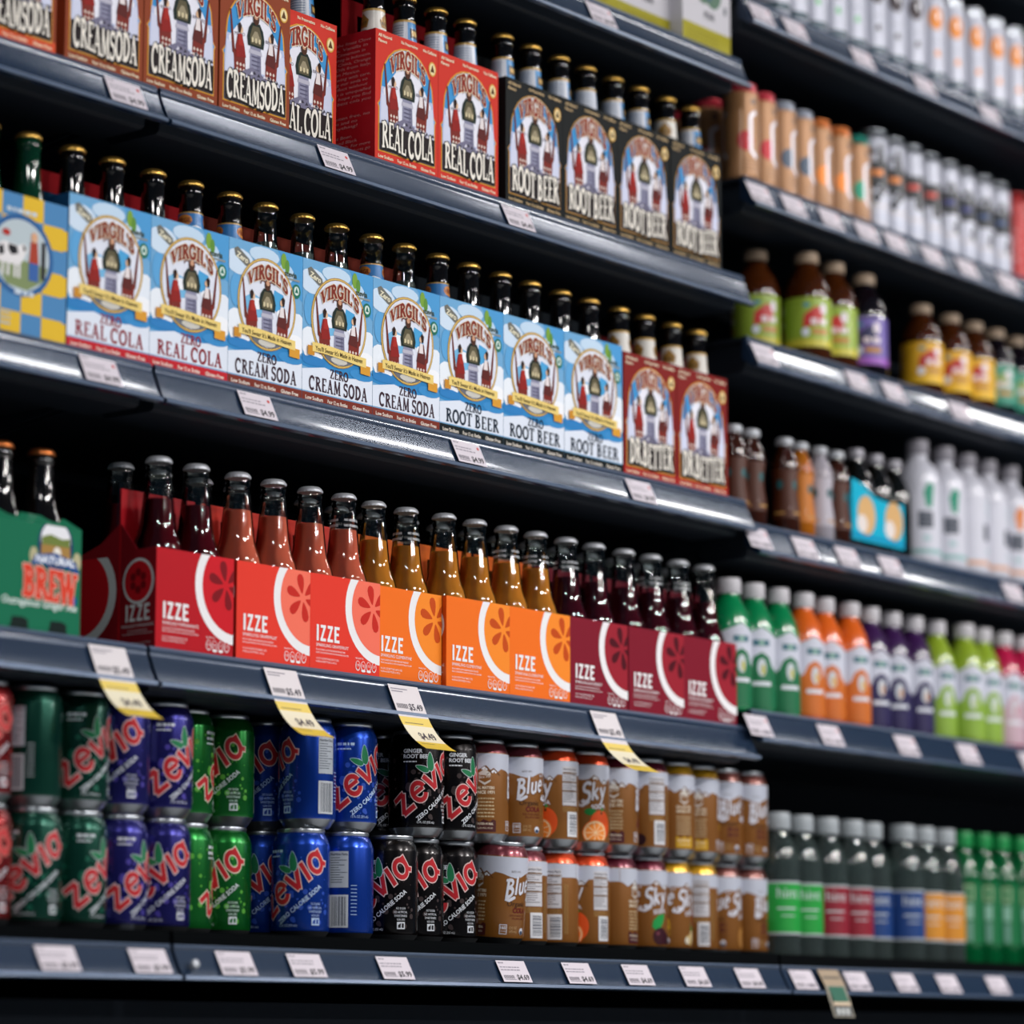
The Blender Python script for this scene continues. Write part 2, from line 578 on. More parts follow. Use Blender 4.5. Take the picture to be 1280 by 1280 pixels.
# ------------------------------------------------------------------ carton print
def emblem_figures(a, cx, base, kx, ky, dark_cape='#1c2a26', L=4):
    """two seated drinkers and a bearded man on a pillar, cx centre, base = foot height, s = scale (1 = about 60 mm tall)"""
    kx, ky = kx * .001, ky * .001
    k = (kx + ky) / 2
    P = lambda x, y: (cx + x * kx, base + y * ky)
    a.poly('#8f8fa8', [P(-9, 0), P(9, 0), P(8, 26), P(-8, 26)], L)
    a.poly('#b9b7c6', [P(-10, 18), P(10, 18), P(9, 22), P(-9, 22)], L + 1)
    a.poly('#77768f', [P(2, 0), P(9, 0), P(8, 18), P(3, 18)], L + 1)
    a.poly(dark_cape, [P(-12, 25), P(12, 25), P(13.5, 33), P(11, 42), P(6, 48), P(-6, 48), P(-11, 42), P(-13.5, 33)], L + 1)
    a.poly('#5d5640', [P(-8, 27), P(8, 27), P(9, 35), P(5, 45), P(-5, 45), P(-9, 35)], L + 2)
    a.poly('#9a8f74', [P(-7, 33), P(-2, 40), P(2, 40), P(7, 33), P(5, 30), P(-5, 30)], L + 3)
    for x in (-5.5, 0, 5.5):
        a.rect('#d9cba4', *P(x - 1.3, 29), *P(x + 1.3, 33.5), L + 4)
    a.ell('#4a2a1c', *P(0, 52), 4.6 * k, 6.4 * k, L + 3, 12)
    a.ell('#c9987a', *P(0, 54), 2.8 * k, 3.0 * k, L + 4, 10)
    for sg in (-1, 1):
        a.arc('#6b3020', P(sg * 7, 52)[0], P(0, 53)[1], 4 * k, 3 * k, 20, 200, 1.4 * k, L + 4)
    for i in range(4):
        a.rect('#5c5a74', *P(-6, 3 + i * 4), *P(6, 4.2 + i * 4), L + 3)
    for sg, rob, top in ((-1, '#8e1f1b', '#a92a22'), (1, '#5c2320', '#e8dede')):
        Q = lambda x, y: P(sg * x, y)
        a.poly('#6b2a22', [Q(38, 54), Q(40, 54), Q(36, 14), Q(20, 0), Q(18, 4), Q(32, 18)], L)
        a.poly('#7c2a22', [Q(34, 16), Q(16, 12), Q(15, -4), Q(32, -6)], L + 1)
        for i in range(3):
            for j in range(2):
                a.poly('#e0cfc4', [Q(18 + i * 5, -3 + j * 5), Q(20 + i * 5, -1 + j * 5), Q(18 + i * 5, 1 + j * 5), Q(16.4 + i * 5, -1 + j * 5)], L + 2)
        a.poly(rob, [Q(30, 10), Q(15, 12), Q(18, 24), Q(22, 33), Q(28, 32), Q(31, 20)], L + 2)
        a.poly(top, [Q(27, 22), Q(19, 22), Q(21, 33), Q(26, 33)], L + 3)
        a.ell('#e0b794', *Q(23, 37), 3 * k, 3.6 * k, L + 3, 10)
        a.poly('#2c1712', [Q(27, 34), Q(24, 34), Q(22, 41), Q(25, 44), Q(28, 41)], L + 4)

def arch_name(a, s, c, oc, cx, cy, rx, ry, a0, a1, h, L):
    hw = (rx + h) * math.cos(math.radians(a1))
    def f(p, grow=0):                          # upright letters on a rising and falling base line
        q = 2 * p[0] - 1
        return (cx + hw * q, cy + ry + h * p[1] * (1 - .12 * q * q) - .0135 * q * q)
    a.letters(SERIF, s, oc, f, L, grow=.17)
    a.letters(SERIF, s, c, f, L + 1, grow=.07)

NAME = "VIRGIL'S"
def classic_front(W, Hc, base, title, small='#f2e6c8', gold='#d79a3c', band=None):
    a = Art()
    a.rect(base, 0, 0, W, Hc, 0)
    if band:
        a.rect(band, 0, 0, W, .015, 1)
    x0, x1, yb = .008, W - .008, .0155
    cx = W / 2
    def outline(g):
        p = [(x0 - g, yb - g), (x1 + g, yb - g), (x1 + g, .070), (x1 + g + .002, .074), (x1 + g - .004, .082), (x1 + g - .004, .098)]
        for i in range(0, 13):
            an = math.radians(i * 15)
            p.append((cx + (W / 2 - .012 + g) * math.cos(an), .100 + (.055 + g) * math.sin(an)))
        return p + [(x0 - g + .004, .098), (x0 - g + .004, .082), (x0 - g - .002, .074), (x0 - g, .070)]
    a.poly(gold, outline(.0022), 1)
    a.poly('#3f93cf', outline(0), 2)
    # paler low sky and white cloud fan
    a.poly('#b9c3e2', [(x0, yb), (x1, yb), (x1, .070), (x1 - .003, .098), (x0 + .003, .098), (x0, .070)], 3)
    a.poly('#e9e9f4', [(cx - .040, .060), (cx + .040, .060), (cx + .046, .092), (cx + .026, .120), (cx + .010, .1535), (cx - .012, .1535),
                       (cx - .022, .122), (cx - .046, .094)], 3)
    a.poly('#d2d6ec', [(x0 + .001, .048), (x0 + .02, .06), (x0 + .016, .085), (x0 + .003, .09)], 4)
    a.poly('#d2d6ec', [(x1 - .001, .048), (x1 - .02, .06), (x1 - .016, .085), (x1 - .003, .09)], 4)
    emblem_figures(a, cx, .058, 1.12, 1.3, L=5)
    a.text('MICRO', '#4a3a52', cx - .036, .098, .0042, 5, rot=.1)
    a.text('BREWED', '#4a3a52', cx + .017, .100, .0042, 5, rot=-.1)
    arch_name(a, NAME, '#8a2a1c', '#f0dcc0', cx, .108, .0225, .0225, 139, 41, .0225, 9)
    # rocks and the tall title
    rnd = random.Random(3)
    pk = [(x0, .034)]
    n = 9
    for i in range(n + 1):
        u = x0 + (x1 - x0) * i / n
        pk.append((u, .050 + .014 * math.exp(-((u - cx) / .022) ** 2) + rnd.uniform(-.003, .004)))
    pk.append((x1, .034))
    a.poly('#77748c', pk, 9)
    for i in range(14):
        u = rnd.uniform(x0 + .006, x1 - .006)
        v = rnd.uniform(.048, .056)
        a.poly('#d9d7e4' if i % 2 else '#3c3947', [(u, v), (u + .006, v + .001), (u + .003, v + .005)], 10)
    a.rect('#231a1d', x0, yb, x1, .0495, 10)
    f = lambda p: (x0 + .003 + p[0] * (x1 - x0 - .006), .0185 + p[1] * .033 + .002 * math.sin(p[0] * 9))
    a.letters(SERIF, title, '#120d0e', lambda p: (f(p)[0] + .0008, f(p)[1] - .0008), 11, grow=.16, track=.01)
    a.letters(SERIF, title, '#efe8dd', f, 12, grow=.02, track=.01)
    for s, u, al in (('Low Sodium', .006, 'l'), ('Four 12 oz. Bottles', W / 2, 'c'), ('Gluten Free', W - .006, 'r')):
        a.text(s, small, u, .0055, .0042, 3, align=al, bold=.02, maxw=.036)
    a.text('All Natural', small, .005, Hc - .009, .0042, 3, bold=.02, maxw=.026)
    a.text('Flavors', small, .005, Hc - .016, .0042, 3, bold=.02, maxw=.02)
    a.text('No Preservatives', small, W / 2 + .004, Hc - .009, .0042, 3, align='c', bold=.02, maxw=.032)
    a.text('No Caffeine', small, W - .004, Hc - .009, .0042, 3, align='r', bold=.02, maxw=.026)
    a.ell('#d9a44a', W - .012, Hc - .028, .0072, .0095, 3, 18)
    a.ell('#f2dda8', W - .012, Hc - .028, .0056, .0076, 4, 18)
    a.poly('#5a3a1c', [(W - .016, Hc - .032), (W - .008, Hc - .032), (W - .012, Hc - .022)], 5)
    return a.clip(0, 0, W, Hc)

def zero_front(W, Hc, title, tc, band):
    a = Art()
    cx, cy = W / 2 + .001, .106
    a.rect('#70a9d4', 0, 0, W, Hc, 0)
    rnd = random.Random(5)
    a.poly('#2f86c4', [(0, .058), (.03, .062), (.06, .052), (.09, .060), (W, .054), (W, .036), (.08, .042), (.05, .038), (0, .044)], 1)
    a.poly('#dfe6f3', [(0, .040), (.04, .047), (.08, .040), (W, .046), (W, .014), (0, .014)], 2)
    a.poly('#4e9bd3', [(W, Hc), (W, .12), (W - .02, .135), (W - .03, .16), (W - .045, Hc)], 1)
    for (x, y, rx, ry, c) in ((.012, .075, .016, .018, '#eaf0f8'), (.02, .062, .018, .010, '#f4f6fb'), (W - .008, .085, .014, .020, '#e6edf7'), (W - .012, .066, .016, .012, '#f4f6fb'),
                              (.018, .150, .024, .016, '#cfe0f2'), (.06, .165, .026, .010, '#c3daef'), (.012, .115, .010, .020, '#5da4d8'), (W - .03, .150, .014, .012, '#bcd6ee'),
                              (.05, .146, .012, .008, '#57a0d6'), (.02, .052, .022, .006, '#2f7fc0'), (W - .02, .048, .022, .007, '#3b8dca'), (.045, .128, .010, .01, '#a9cdea')):
        a.ell(c, x, y, rx, ry, 2 + (c < '#c'), 14)
    a.ell('#a98446', cx, cy, .0505, .0560, 5, 36)
    a.ell('#e4c06c', cx, cy, .0494, .0549, 6, 36)
    a.ell('#8a6a38', cx, cy, .0480, .0536, 7, 36)
    a.ell('#dfe3f0', cx, cy, .0470, .0526, 8, 36)
    a.poly('#74b6df', [(cx - .006, .09), (cx - .03, .084), (cx - .040, .108), (cx - .026, .116), (cx - .012, .112)], 9)
    a.poly('#4ba3d8', [(cx + .008, .104), (cx + .02, .098), (cx + .030, .106), (cx + .028, .122), (cx + .012, .126)], 9)
    a.ell('#f3f4fa', cx - .018, .104, .012, .007, 10, 14)
    a.ell('#f3f4fa', cx + .026, .098, .010, .006, 10, 14)
    emblem_figures(a, cx, .069, 1.08, 1.16, L=10)
    arch_name(a, NAME, '#7d2a1d', '#ecd2b4', cx, .1075, .029, .029, 139, 41, .0168, 15)
    # yellow ribbon
    def rib(u0, u1, d, c, L, hgt=.0115):
        n = 8
        up, dn = [], []
        for i in range(n + 1):
            u = u0 + (u1 - u0) * i / n
            v = .0625 - .004 * ((u - .02) / W) + .004 * math.sin(u * 40) * .3 + d
            up.append((u, v + hgt))
            dn.append((u, v))
        a.poly(c, up + dn[::-1], L)
    a.ell('#6d6f78', cx, .0625, .026, .0085, 9, 18)
    a.ell('#c9c6bd', cx, .0590, .015, .0045, 10, 14)
    rib(.008, .020, -.005, '#c98a2c', 15)
    rib(W - .024, W - .006, -.009, '#d99a34', 15)
    rib(.016, W - .014, 0, '#ecd07c', 16)
    a.text("You'll Swear It's Made in Heaven", '#3b2c1a', .021, .0655, .0058, 18, rot=-.03, bold=.01, width=W - .042)
    a.letters(SERIF, 'ZERO', tc, lambda p: (W / 2 - .014 + p[0] * .033, .0355 + p[1] * .0112), 4, grow=.03)
    f = lambda p: (.012 + p[0] * (W - .022), .0165 + p[1] * .0165)
    a.letters(SERIF, title, tc, f, 4, grow=.03, track=.08)
    a.rect(band, 0, 0, W, .0125, 3)
    for s, u, al in (('Low Sodium', .006, 'l'), ('Four 12 oz. Bottles', W / 2, 'c'), ('Gluten Free', W - .006, 'r')):
        a.text(s, '#e9dfd2', u, .004, .0046, 4, align=al, bold=.02, maxw=.036)
    a.poly('#70706a', [(.008, Hc - .012), (.014, Hc - .009), (.034, Hc - .021), (.036, Hc - .029), (.028, Hc - .030), (.010, Hc - .020)], 4)
    a.text('Zero', '#e6dfc4', .011, Hc - .021, .0072, 5, rot=-.3, bold=.03)
    a.ell('#7aa23c', W - .034, Hc - .012, .005, .010, 4, 12)
    a.ell('#5f8f3a', W - .028, Hc - .018, .004, .009, 5, 12)
    a.text('stevia', '#3e4a3c', W - .033, Hc - .029, .0070, 6, bold=.03, maxw=.026)
    a.rect('#8c9496', W - .034, Hc - .033, W - .006, Hc - .0305, 5)
    a.ell('#1f6f5c', W - .0115, Hc - .045, .0072, .0088, 6, 16)
    a.ell('#d6e6de', W - .0115, Hc - .0445, .0045, .0056, 7, 12)
    a.poly('#1f6f5c', [(W - .0145, Hc - .047), (W - .0085, Hc - .047), (W - .0115, Hc - .040)], 8)
    return a.clip(0, 0, W, Hc)

def izze_front(W, Hc, base, inner, petal, flavor, wc='#eceaec'):
    a = Art()
    a.rect(base, 0, 0, W, Hc, 0)
    cx, cy, R = W + .003, .082, .066
    a.ell(wc, cx, cy, R, R, 1, 48)
    a.ell(inner, cx, cy, R - .0115, R - .0115, 2, 48)
    fx, fy = W - .013, .084
    for i in range(6):
        an = math.radians(90 + i * 60 + 12)
        q = []
        for j in range(13):
            t = j / 12 * 2 * math.pi
            r = .017 + .012 * math.cos(t)
            wv = .0052 * math.sin(t) * (1.0 + .55 * math.cos(t))
            q.append((fx + r * math.cos(an) - wv * math.sin(an), fy + r * math.sin(an) + wv * math.cos(an)))
        a.poly(petal, q[:-1], 3)
    a.letters(SANS, 'IZZE', wc, lambda p: (.0105 + p[0] * .042, .036 + p[1] * .0195), 3, track=.09)
    a.text('SPARKLING ' + flavor, wc, .0105, .0295, .0040, 3, bold=.0, width=.058)
    for i, wd in enumerate((.052, .058)):
        a.text('FLAVORED JUICE BEVERAGE BLEND' if i == 0 else 'FROM CONCENTRATE WITH OTHER NATURAL FLAVORS', wc, .0105, .0248 - i * .0036, .0020, 3, width=wd)
    a.text('4-12 FL OZ BOTTLES (48 FL OZ)', wc, .0105, .0142, .0023, 3, width=.040)
    a.text('4-355 mL BOTTLES (1.42 L)', wc, .0105, .0105, .0023, 3, width=.036)
    a.text('PER BOTTLE', wc, W - .044, .0205, .0020, 3, width=.014)
    for i in range(4):
        x = W - .040 + i * .0098
        a.ell(wc, x, .0125, .0043, .0062, 3, 12)
        a.ell(base, x, .0128, .0035, .0053, 4, 12)
        a.text(('120', '0g', '15', '27')[i], wc, x, .0118, .0030, 5, align='c')
        if i in (1, 2):
            a.ell(wc, x, .0068, .0040, .0016, 5, 10)
    return a.clip(0, 0, W, Hc)

def izze_end(D, base, inner, petal, flavor, basedark):
    """left end: rear half carries the rest of the big ring, front half the small ring badge (u runs rear to front)"""
    wc = '#d9d6da'
    r, f = Art(), Art()
    h = D / 2
    r.ell(wc, -.004, .072, .062, .062, 1, 40)
    r.ell(inner, -.004, .072, .051, .051, 2, 40)
    r.clip(0, 0, h, .112)
    cx, cy = h * .52, .080
    f.ell(wc, cx, cy, .0265, .0265, 1, 30)
    f.ell(inner, cx, cy, .0232, .0232, 2, 30)
    for i in range(6):
        an = math.radians(90 + i * 60)
        f.ell(petal, cx + .010 * math.cos(an), cy + .010 * math.sin(an), .0048, .0048, 3, 10)
    f.letters(SANS, 'IZZE', wc, lambda p: (cx - .021 + p[0] * .042, .034 + p[1] * .0195), 3, track=.09)
    f.text('SPARKLING ' + flavor, wc, cx, .0275, .0034, 3, align='c', width=.054)
    f.text('FLAVORED JUICE BEVERAGE BLEND', wc, cx, .0225, .0018, 3, align='c', width=.034)
    f.text('FROM CONCENTRATE WITH OTHER NATURAL FLAVORS', wc, cx, .0190, .0018, 3, align='c', width=.050)
    f.text('4-12 FL OZ (355 mL) BOTTLES', wc, cx, .008, .0020, 3, align='c', width=.045)
    return r, f

def cow_front(W, Hc):
    a = Art()
    n, c = 4, ('#4d86b8', '#e2b830')
    a.rect(c[0], 0, 0, W, Hc, 0)
    sx = (W - .006) / n
    for i in range(n):
        for j in range(6):
            if (i + j) % 2:
                a.rect(c[1], i * sx, j * Hc / 6, (i + 1) * sx, (j + 1) * Hc / 6, 1)
    for j in range(6):
        if j % 2 == 0:
            a.rect(c[1], W - .006, j * Hc / 6 + .002, W, (j + 1) * Hc / 6 - .002, 1)
    cx, cy = W * .46, Hc * .57
    a.ell('#2d5f96', cx, cy, .048, .046, 2, 30)
    a.ell('#b9c6cc', cx, cy, .042, .040, 3, 30)
    a.poly('#7f8f62', [(cx - .040, cy - .010), (cx - .01, cy - .004), (cx + .040, cy - .008), (cx + .034, cy - .024), (cx + .01, cy - .038), (cx - .02, cy - .035)], 4)
    a.poly('#e6e3e4', [(cx - .034, cy - .012), (cx - .034, cy + .006), (cx - .026, cy + .012), (cx - .004, cy + .010), (cx + .004, cy + .014), (cx + .010, cy + .008), (cx + .004, cy - .004), (cx - .002, cy - .012)], 5)
    a.poly('#1d1d22', [(cx - .031, cy - .006), (cx - .024, cy - .002), (cx - .026, cy + .008), (cx - .033, cy + .004)], 6)
    a.poly('#1d1d22', [(cx - .018, cy + .010), (cx - .006, cy + .009), (cx - .004, cy + .001), (cx - .014, cy - .002), (cx - .019, cy + .004)], 6)
    a.poly('#1d1d22', [(cx + .002, cy + .013), (cx + .008, cy + .008), (cx + .004, cy + .004)], 6)
    for x in (-.028, -.020, -.010, -.004):
        a.rect('#dedbdd', cx + x, cy - .026, cx + x + .0035, cy - .008, 5)
    a.poly('#a8402e', [(cx + .012, cy - .006), (cx + .026, cy - .006), (cx + .024, cy + .018), (cx + .014, cy + .018)], 6)
    a.poly('#3a62a4', [(cx + .012, cy - .026), (cx + .026, cy - .026), (cx + .026, cy - .006), (cx + .012, cy - .006)], 6)
    a.ell('#d9a684', cx + .019, cy + .023, .005, .006, 7, 10)
    a.rect('#2a2a30', cx + .030, cy - .022, cx + .036, cy + .020, 5)
    a.ell('#b03028', cx - .022, cy + .022, .006, .004, 6, 10)
    a.bars('#c5d2de', cx - .022, Hc - .021, .044, .0045, 4)
    a.bars('#c5d2de', W * .40, .046, .032, .0055, 4)
    for i in range(3):
        a.bars('#9db8d0', W * .14, .022 - i * .006, .028, .0022, 4, i)
    return a.clip(0, 0, W, Hc)

def brew_front(W, Hc):
    a = Art()
    a.rect('#0d6b4c', 0, 0, W, Hc, 0)
    cx = W * .70
    a.ell('#1c3566', cx, .098, .026, .029, 1, 24)
    a.ell('#e8e8ee', cx, .104, .022, .021, 2, 22)
    a.poly('#a57f44', [(cx - .021, .100), (cx + .021, .100), (cx + .022, .086), (cx - .022, .086)], 3)
    a.poly('#6f7f3e', [(cx - .021, .106), (cx - .008, .110), (cx + .01, .106), (cx + .021, .108), (cx + .021, .098), (cx - .021, .098)], 4)
    a.ell('#e9e4da', cx + .002, .089, .006, .008, 5, 12)
    for sg in (-1, 1):
        a.ell('#b7b08a', cx + sg * .032, .084, .006, .010, 2, 12)
    a.poly('#1d4a8a', [(cx - .036, .074), (cx - .03, .086), (cx, .090), (cx + .03, .083), (cx + .036, .070), (cx, .078)], 5)
    a.text('NATURAL', '#e8edf6', cx, .0775, .0085, 6, align='c', bold=.04, width=.058)
    f = lambda p: (W * .33 + p[0] * W * .62, .040 + p[1] * .032 - .004 * p[0])
    a.letters(SERIF, 'BREW', '#f2c7b8', f, 6, grow=.16, track=.0)
    a.letters(SERIF, 'BREW', '#d8402a', f, 7, grow=.09, track=.0)
    a.ell('#1d4a9a', W - .012, .040, .006, .006, 6, 10)
    a.text('Outrageous Ginger Ale', '#d5e6e0', W - .006, .0285, .0085, 6, align='r', bold=.02, width=W * .86, shear=.15)
    for x in (.30, .74):
        a.poly('#0a1d1a', [(W * x - .014, 0), (W * x + .014, 0), (W * x + .013, .013), (W * x + .006, .0155), (W * x - .010, .015)], 2)
    return a.clip(0, 0, W, Hc)

def cola_side(D, Hc):
    a = Art()
    rnd = random.Random(9)
    lines = ['Brewed with the finest Clove', 'Oil in India, Vanilla in', 'Madagascar, Cinnamon in', 'Sri Lanka, Nutmeg in Indonesia,', 'Cassia Oil in China, Orange',
             'and Lemon Oils from Italy,', 'and Lime from Mexico.', 'We take brewing with care,', 'microbrewing our soda so', 'that the product without',
             'preservatives is unequalled', 'in taste. We hope you find', 'it to be the best cola you', 'ever tasted.', '', 'Caffeine, gluten free, no', 'preservatives and no', 'artificial anything!', '',
             'Try our Root Beer,', 'Cream Soda and Black', 'Cherry Cream Soda. For more', 'on our excellent products go', 'online.']
    for i, s in enumerate(lines):
        if s:
            a.text(s, '#c98a8a', .008, Hc - .014 - i * .0064, .0040, 1, shear=.3, width=min(D - .016, .0042 * len(s)))
    return a

# ------------------------------------------------------------------ cartons
def tray(name, W, D, Hc, material, th=.0011, peak=None, notch=None):
    b = [(-W / 2, -D / 2, 0, W / 2, -D / 2 + th, Hc), (-W / 2, D / 2 - th, 0, W / 2, D / 2, Hc), (-W / 2, -D / 2 + th, 0, W / 2, D / 2 - th, th)]
    if not peak:
        b += [(-W / 2, -D / 2 + th, th, -W / 2 + th, D / 2 - th, Hc), (W / 2 - th, -D / 2 + th, th, W / 2, D / 2 - th, Hc)]
        return boxes(name, b, material)
    return boxes(name, b, material)

def end_panel(name, W, D, Hc, peak, material, side, th=.0011, inset=.0036):
    """folded carton end: rises to a peak at the middle and is creased inwards there; y runs front (-) to rear (+)"""
    x = side * W / 2
    pr = [(-D / 2, Hc, 0), (-D * .24, Hc, inset * .5), (0, peak, inset), (D * .24, Hc + (peak - Hc) * .35, inset * .5), (D / 2, Hc, 0)]
    V, Fc = [], []
    for (y, z, ins) in pr:
        xi = x - side * ins
        V += [(xi, y, 0), (xi, y, z), (xi - side * th, y, 0), (xi - side * th, y, z)]
    for i in range(len(pr) - 1):
        a, b = i * 4, (i + 1) * 4
        Fc += [(a, b, b + 1, a + 1), (a + 2, a + 3, b + 3, b + 2), (a + 1, b + 1, b + 3, a + 3)]
    return mesh(name, V, Fc, material)

def handle_mesh(name, W, y, z0, z1, material, hole=True, th=.001):
    """central divider with a hand hole"""
    hw, hz0, hz1 = .028, z1 - .040, z1 - .018
    if not hole:
        return boxes(name, [(-W / 2 + .003, y - th, z0, W / 2 - .003, y + th, z1)], material)
    X0, X1 = -W / 2 + .003, W / 2 - .003
    return boxes(name, [(X0, y - th, z0, X1, y + th, hz0), (X0, y - th, hz1, X1, y + th, z1), (X0, y - th, hz0, -hw, y + th, hz1), (hw, y - th, hz0, X1, y + th, hz1)], material)

def make_carton(W, D, Hc, base, art, side=None, handle=('#7d1017', .215), band=None, sidecol=None):
    def mk():
        t = thing('bottle_carton', '', 'carton')
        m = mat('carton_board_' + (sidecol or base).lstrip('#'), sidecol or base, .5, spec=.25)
        obj('carton_body', tray('carton_body', W, D, Hc, m), t)
        obj('front_print', art().build('front_print', PAPER, on_front(W, D)), t)
        if side:
            obj('side_print', side().build('side_print', PAPER, on_left(W, D)), t)
        hc, hz = handle
        hm = mat('carton_handle_' + hc.lstrip('#'), hc, .8, spec=.1)
        h = obj('handle', handle_mesh('handle', W, 0, .002, hz, hm, band is None), t)
        if band:
            obj('handle_band', boxes('handle_band', [(-W / 2 + .0032, -.0016, hz - .024, W / 2 - .0032, -.0011, hz)], mat('handle_band_' + band.lstrip('#'), band, .8, spec=.1)), h)
        return t
    return Stock(mk)

def make_izze(W, D, Hc, base, inner, petal, flavor, dk):
    def mk():
        t = thing('bottle_carton', '', 'carton')
        m = mat('carton_board_' + base.lstrip('#'), base, .5, spec=.25)
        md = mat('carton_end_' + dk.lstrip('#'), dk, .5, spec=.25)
        obj('carton_body', tray('carton_body', W, D, Hc, m, peak=.15), t)
        obj('front_print', izze_front(W, Hc, base, inner, petal, flavor).build('front_print', PAPER, on_front(W, D)), t)
        ins = .0036
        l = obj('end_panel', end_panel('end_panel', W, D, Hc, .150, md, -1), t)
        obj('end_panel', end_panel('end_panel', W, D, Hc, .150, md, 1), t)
        r, f = izze_end(D, base, inner, petal, flavor, dk)
        def rear(u, v, o):
            return ((-W / 2 + ins * (u / (D / 2)) - o * .99, D / 2 - u, v), (-1, 0, 0))
        def front(u, v, o):
            return ((-W / 2 + ins * (1 - u / (D / 2)) - o * .99, -u, v), (-1, 0, 0))
        obj('end_print', r.build('end_print', PAPER, rear), l)
        obj('end_print', f.build('end_print', PAPER, front), l)
        obj('handle', handle_mesh('handle', W, 0, .002, .190, m), t)
        return t
    return Stock(mk)

# ------------------------------------------------------------------ bottles
gold = mat('cap_gold', '#c9a050', .3, .9)
silver = mat('cap_silver', '#b9bcc2', .35, .35)
copper = mat('cap_copper', '#c0703c', .3, .9)
amber_g = mat('brown_bottle_glass', '#0d0806', .06, 0, .6, coat=.5)
green_g = mat('green_bottle_glass', '#04301c', .06, 0, .6, coat=.5)
clear_g = glass('clear_bottle_glass', '#e6ecea')
def liquid(name, c, tr=.45):
    return mat('liquid_' + name, c, .12, 0, .4, trans=tr, ior=1.2)

def cap_mesh(h, m, r=.0138):
    return lathe('cap', [(r + .0012, h - .0072), (r + .0014, h - .0055), (r + .0002, h - .0025), (r - .0022, h - .0006), (r - .005, h)], m, 42, .0007, (h - .0073, h - .0050), sharp=60)

LONG = [(.0283, 0), (.0292, .003), (.0292, .118), (.0287, .128), (.0265, .140), (.0225, .153), (.0185, .165), (.0158, .180), (.0142, .200), (.0132, .219), (.0146, .221), (.0146, .227), (.0132, .230), (.0132, .236)]
IZB = [(.0292, 0), (.0300, .003), (.0300, .110), (.0293, .118), (.0272, .126), (.0240, .134), (.0216, .142), (.0200, .152), (.0186, .166), (.0170, .183), (.0152, .200), (.0138, .208), (.0148, .210), (.0148, .216), (.0136, .218), (.0136, .222)]

def neck_r(prof, z):
    for (r0, z0), (r1, z1) in zip(prof, prof[1:]):
        if z0 <= z <= z1:
            return r0 + (r1 - r0) * (z - z0) / max(1e-9, z1 - z0)
    return prof[-1][0]

def neck_art(kind):
    a = Art()
    L = .046
    if kind == 'classic':
        a.rect('#2f86c4', -L, .172, L, .203, 0)
        a.rect('#d9dce6', -L * .75, .172, -L * .05, .203, 1)
        a.rect('#d9dce6', L * .55, .172, L * .9, .203, 1)
        a.rect('#c9a050', -L, .2022, L, .2050, 2)
        for i in range(7):
            a.rect('#5d7fa6', -L * .68, .176 + i * .0035, -L * .16, .1768 + i * .0035, 2)
        a.rect('#2a1c14', .001, .181, .014, .194, 2)
        a.rect('#c9a050', .003, .184, .012, .191, 3)
    elif kind == 'white':
        a.rect('#e7e2da', -L, .172, L, .203, 0)
        a.rect('#c9a050', -L, .2022, L, .2050, 2)
        for k in (-.030, .004):
            a.poly('#a67a34', [(k, .180), (k + .016, .180), (k + .018, .190), (k + .008, .200), (k - .002, .190)], 2)
            a.text('ROOT', '#2a1c14', k + .008, .184, .004, 3, align='c', bold=.02)
            a.rect('#6a5a48', k, .1755, k + .016, .1765, 2)
    elif kind == 'zero':
        a.rect('#2f7cc0', -L, .172, L, .199, 0)
        a.poly('#e7ecf4', [(-L, .172), (L, .172), (L, .182), (.01, .178), (-.01, .184), (-.03, .178), (-L, .183)], 1)
        for k in (-.032, .004):
            a.ell('#d88a3a', k + .008, .190, .010, .007, 2, 14)
            a.text('VIRGIL', '#7d1f18', k + .008, .187, .006, 3, align='c', bold=.02, maxw=.018)
        a.rect('#c9a050', -L, .1985, L, .2000, 2)
    return a

def make_bottle(prof, capm, glassm, liq=None, fill=.19, neck=None, caph=None, ringtext=None):
    def mk():
        t = thing('soda_bottle', '', 'bottle')
        h = prof[-1][1]
        g = obj('glass_body', lathe('glass_body', prof, glassm, 28), t)
        if liq:
            lp = [(max(.004, r - .0016), z + (.002 if i == 0 else 0)) for i, (r, z) in enumerate(prof) if z < fill]
            lp.append((neck_r(prof, fill) - .0016, fill))
            obj('liquid', lathe('liquid', lp, liq, 24), t)
        obj('cap', cap_mesh(h + .004, capm), t)
        if neck:
            tp = lambda v: neck_r(prof, v) + .0002
            a = Art()
            for c, p, l in neck_art(neck).t:
                a.t.append((c, p, l))
            out = []
            for c, p, l in a.t:                 # follow the taper: cut into height bands
                z0 = .172
                while z0 < .206:
                    q = clip_poly(p, 1, z0, False)
                    if len(q) >= 3:
                        q = clip_poly(q, 1, z0 + .007, True)
                    if len(q) >= 3:
                        out.append((c, q, l))
                    z0 += .007
            a.t = out
            obj('neck_label', a.build('neck_label', FILM, on_cyl(.0147, tp), strip=.004), t)
        if ringtext:
            a = Art()
            for k in range(3):
                a.text('NO ADDED SUGAR', '#cfd2d6', -.045 + k * .033, .190, .0030, 1, bold=.03, width=.026)
                a.text('NO PRESERVATIVES', '#cfd2d6', -.045 + k * .033, .183, .0030, 1, bold=.03, width=.026)
            obj('glass_print', a.build('glass_print', FILM, on_cyl(.0155, lambda v: neck_r(prof, v) + .0001), strip=.004), t)
        return t
    return Stock(mk)

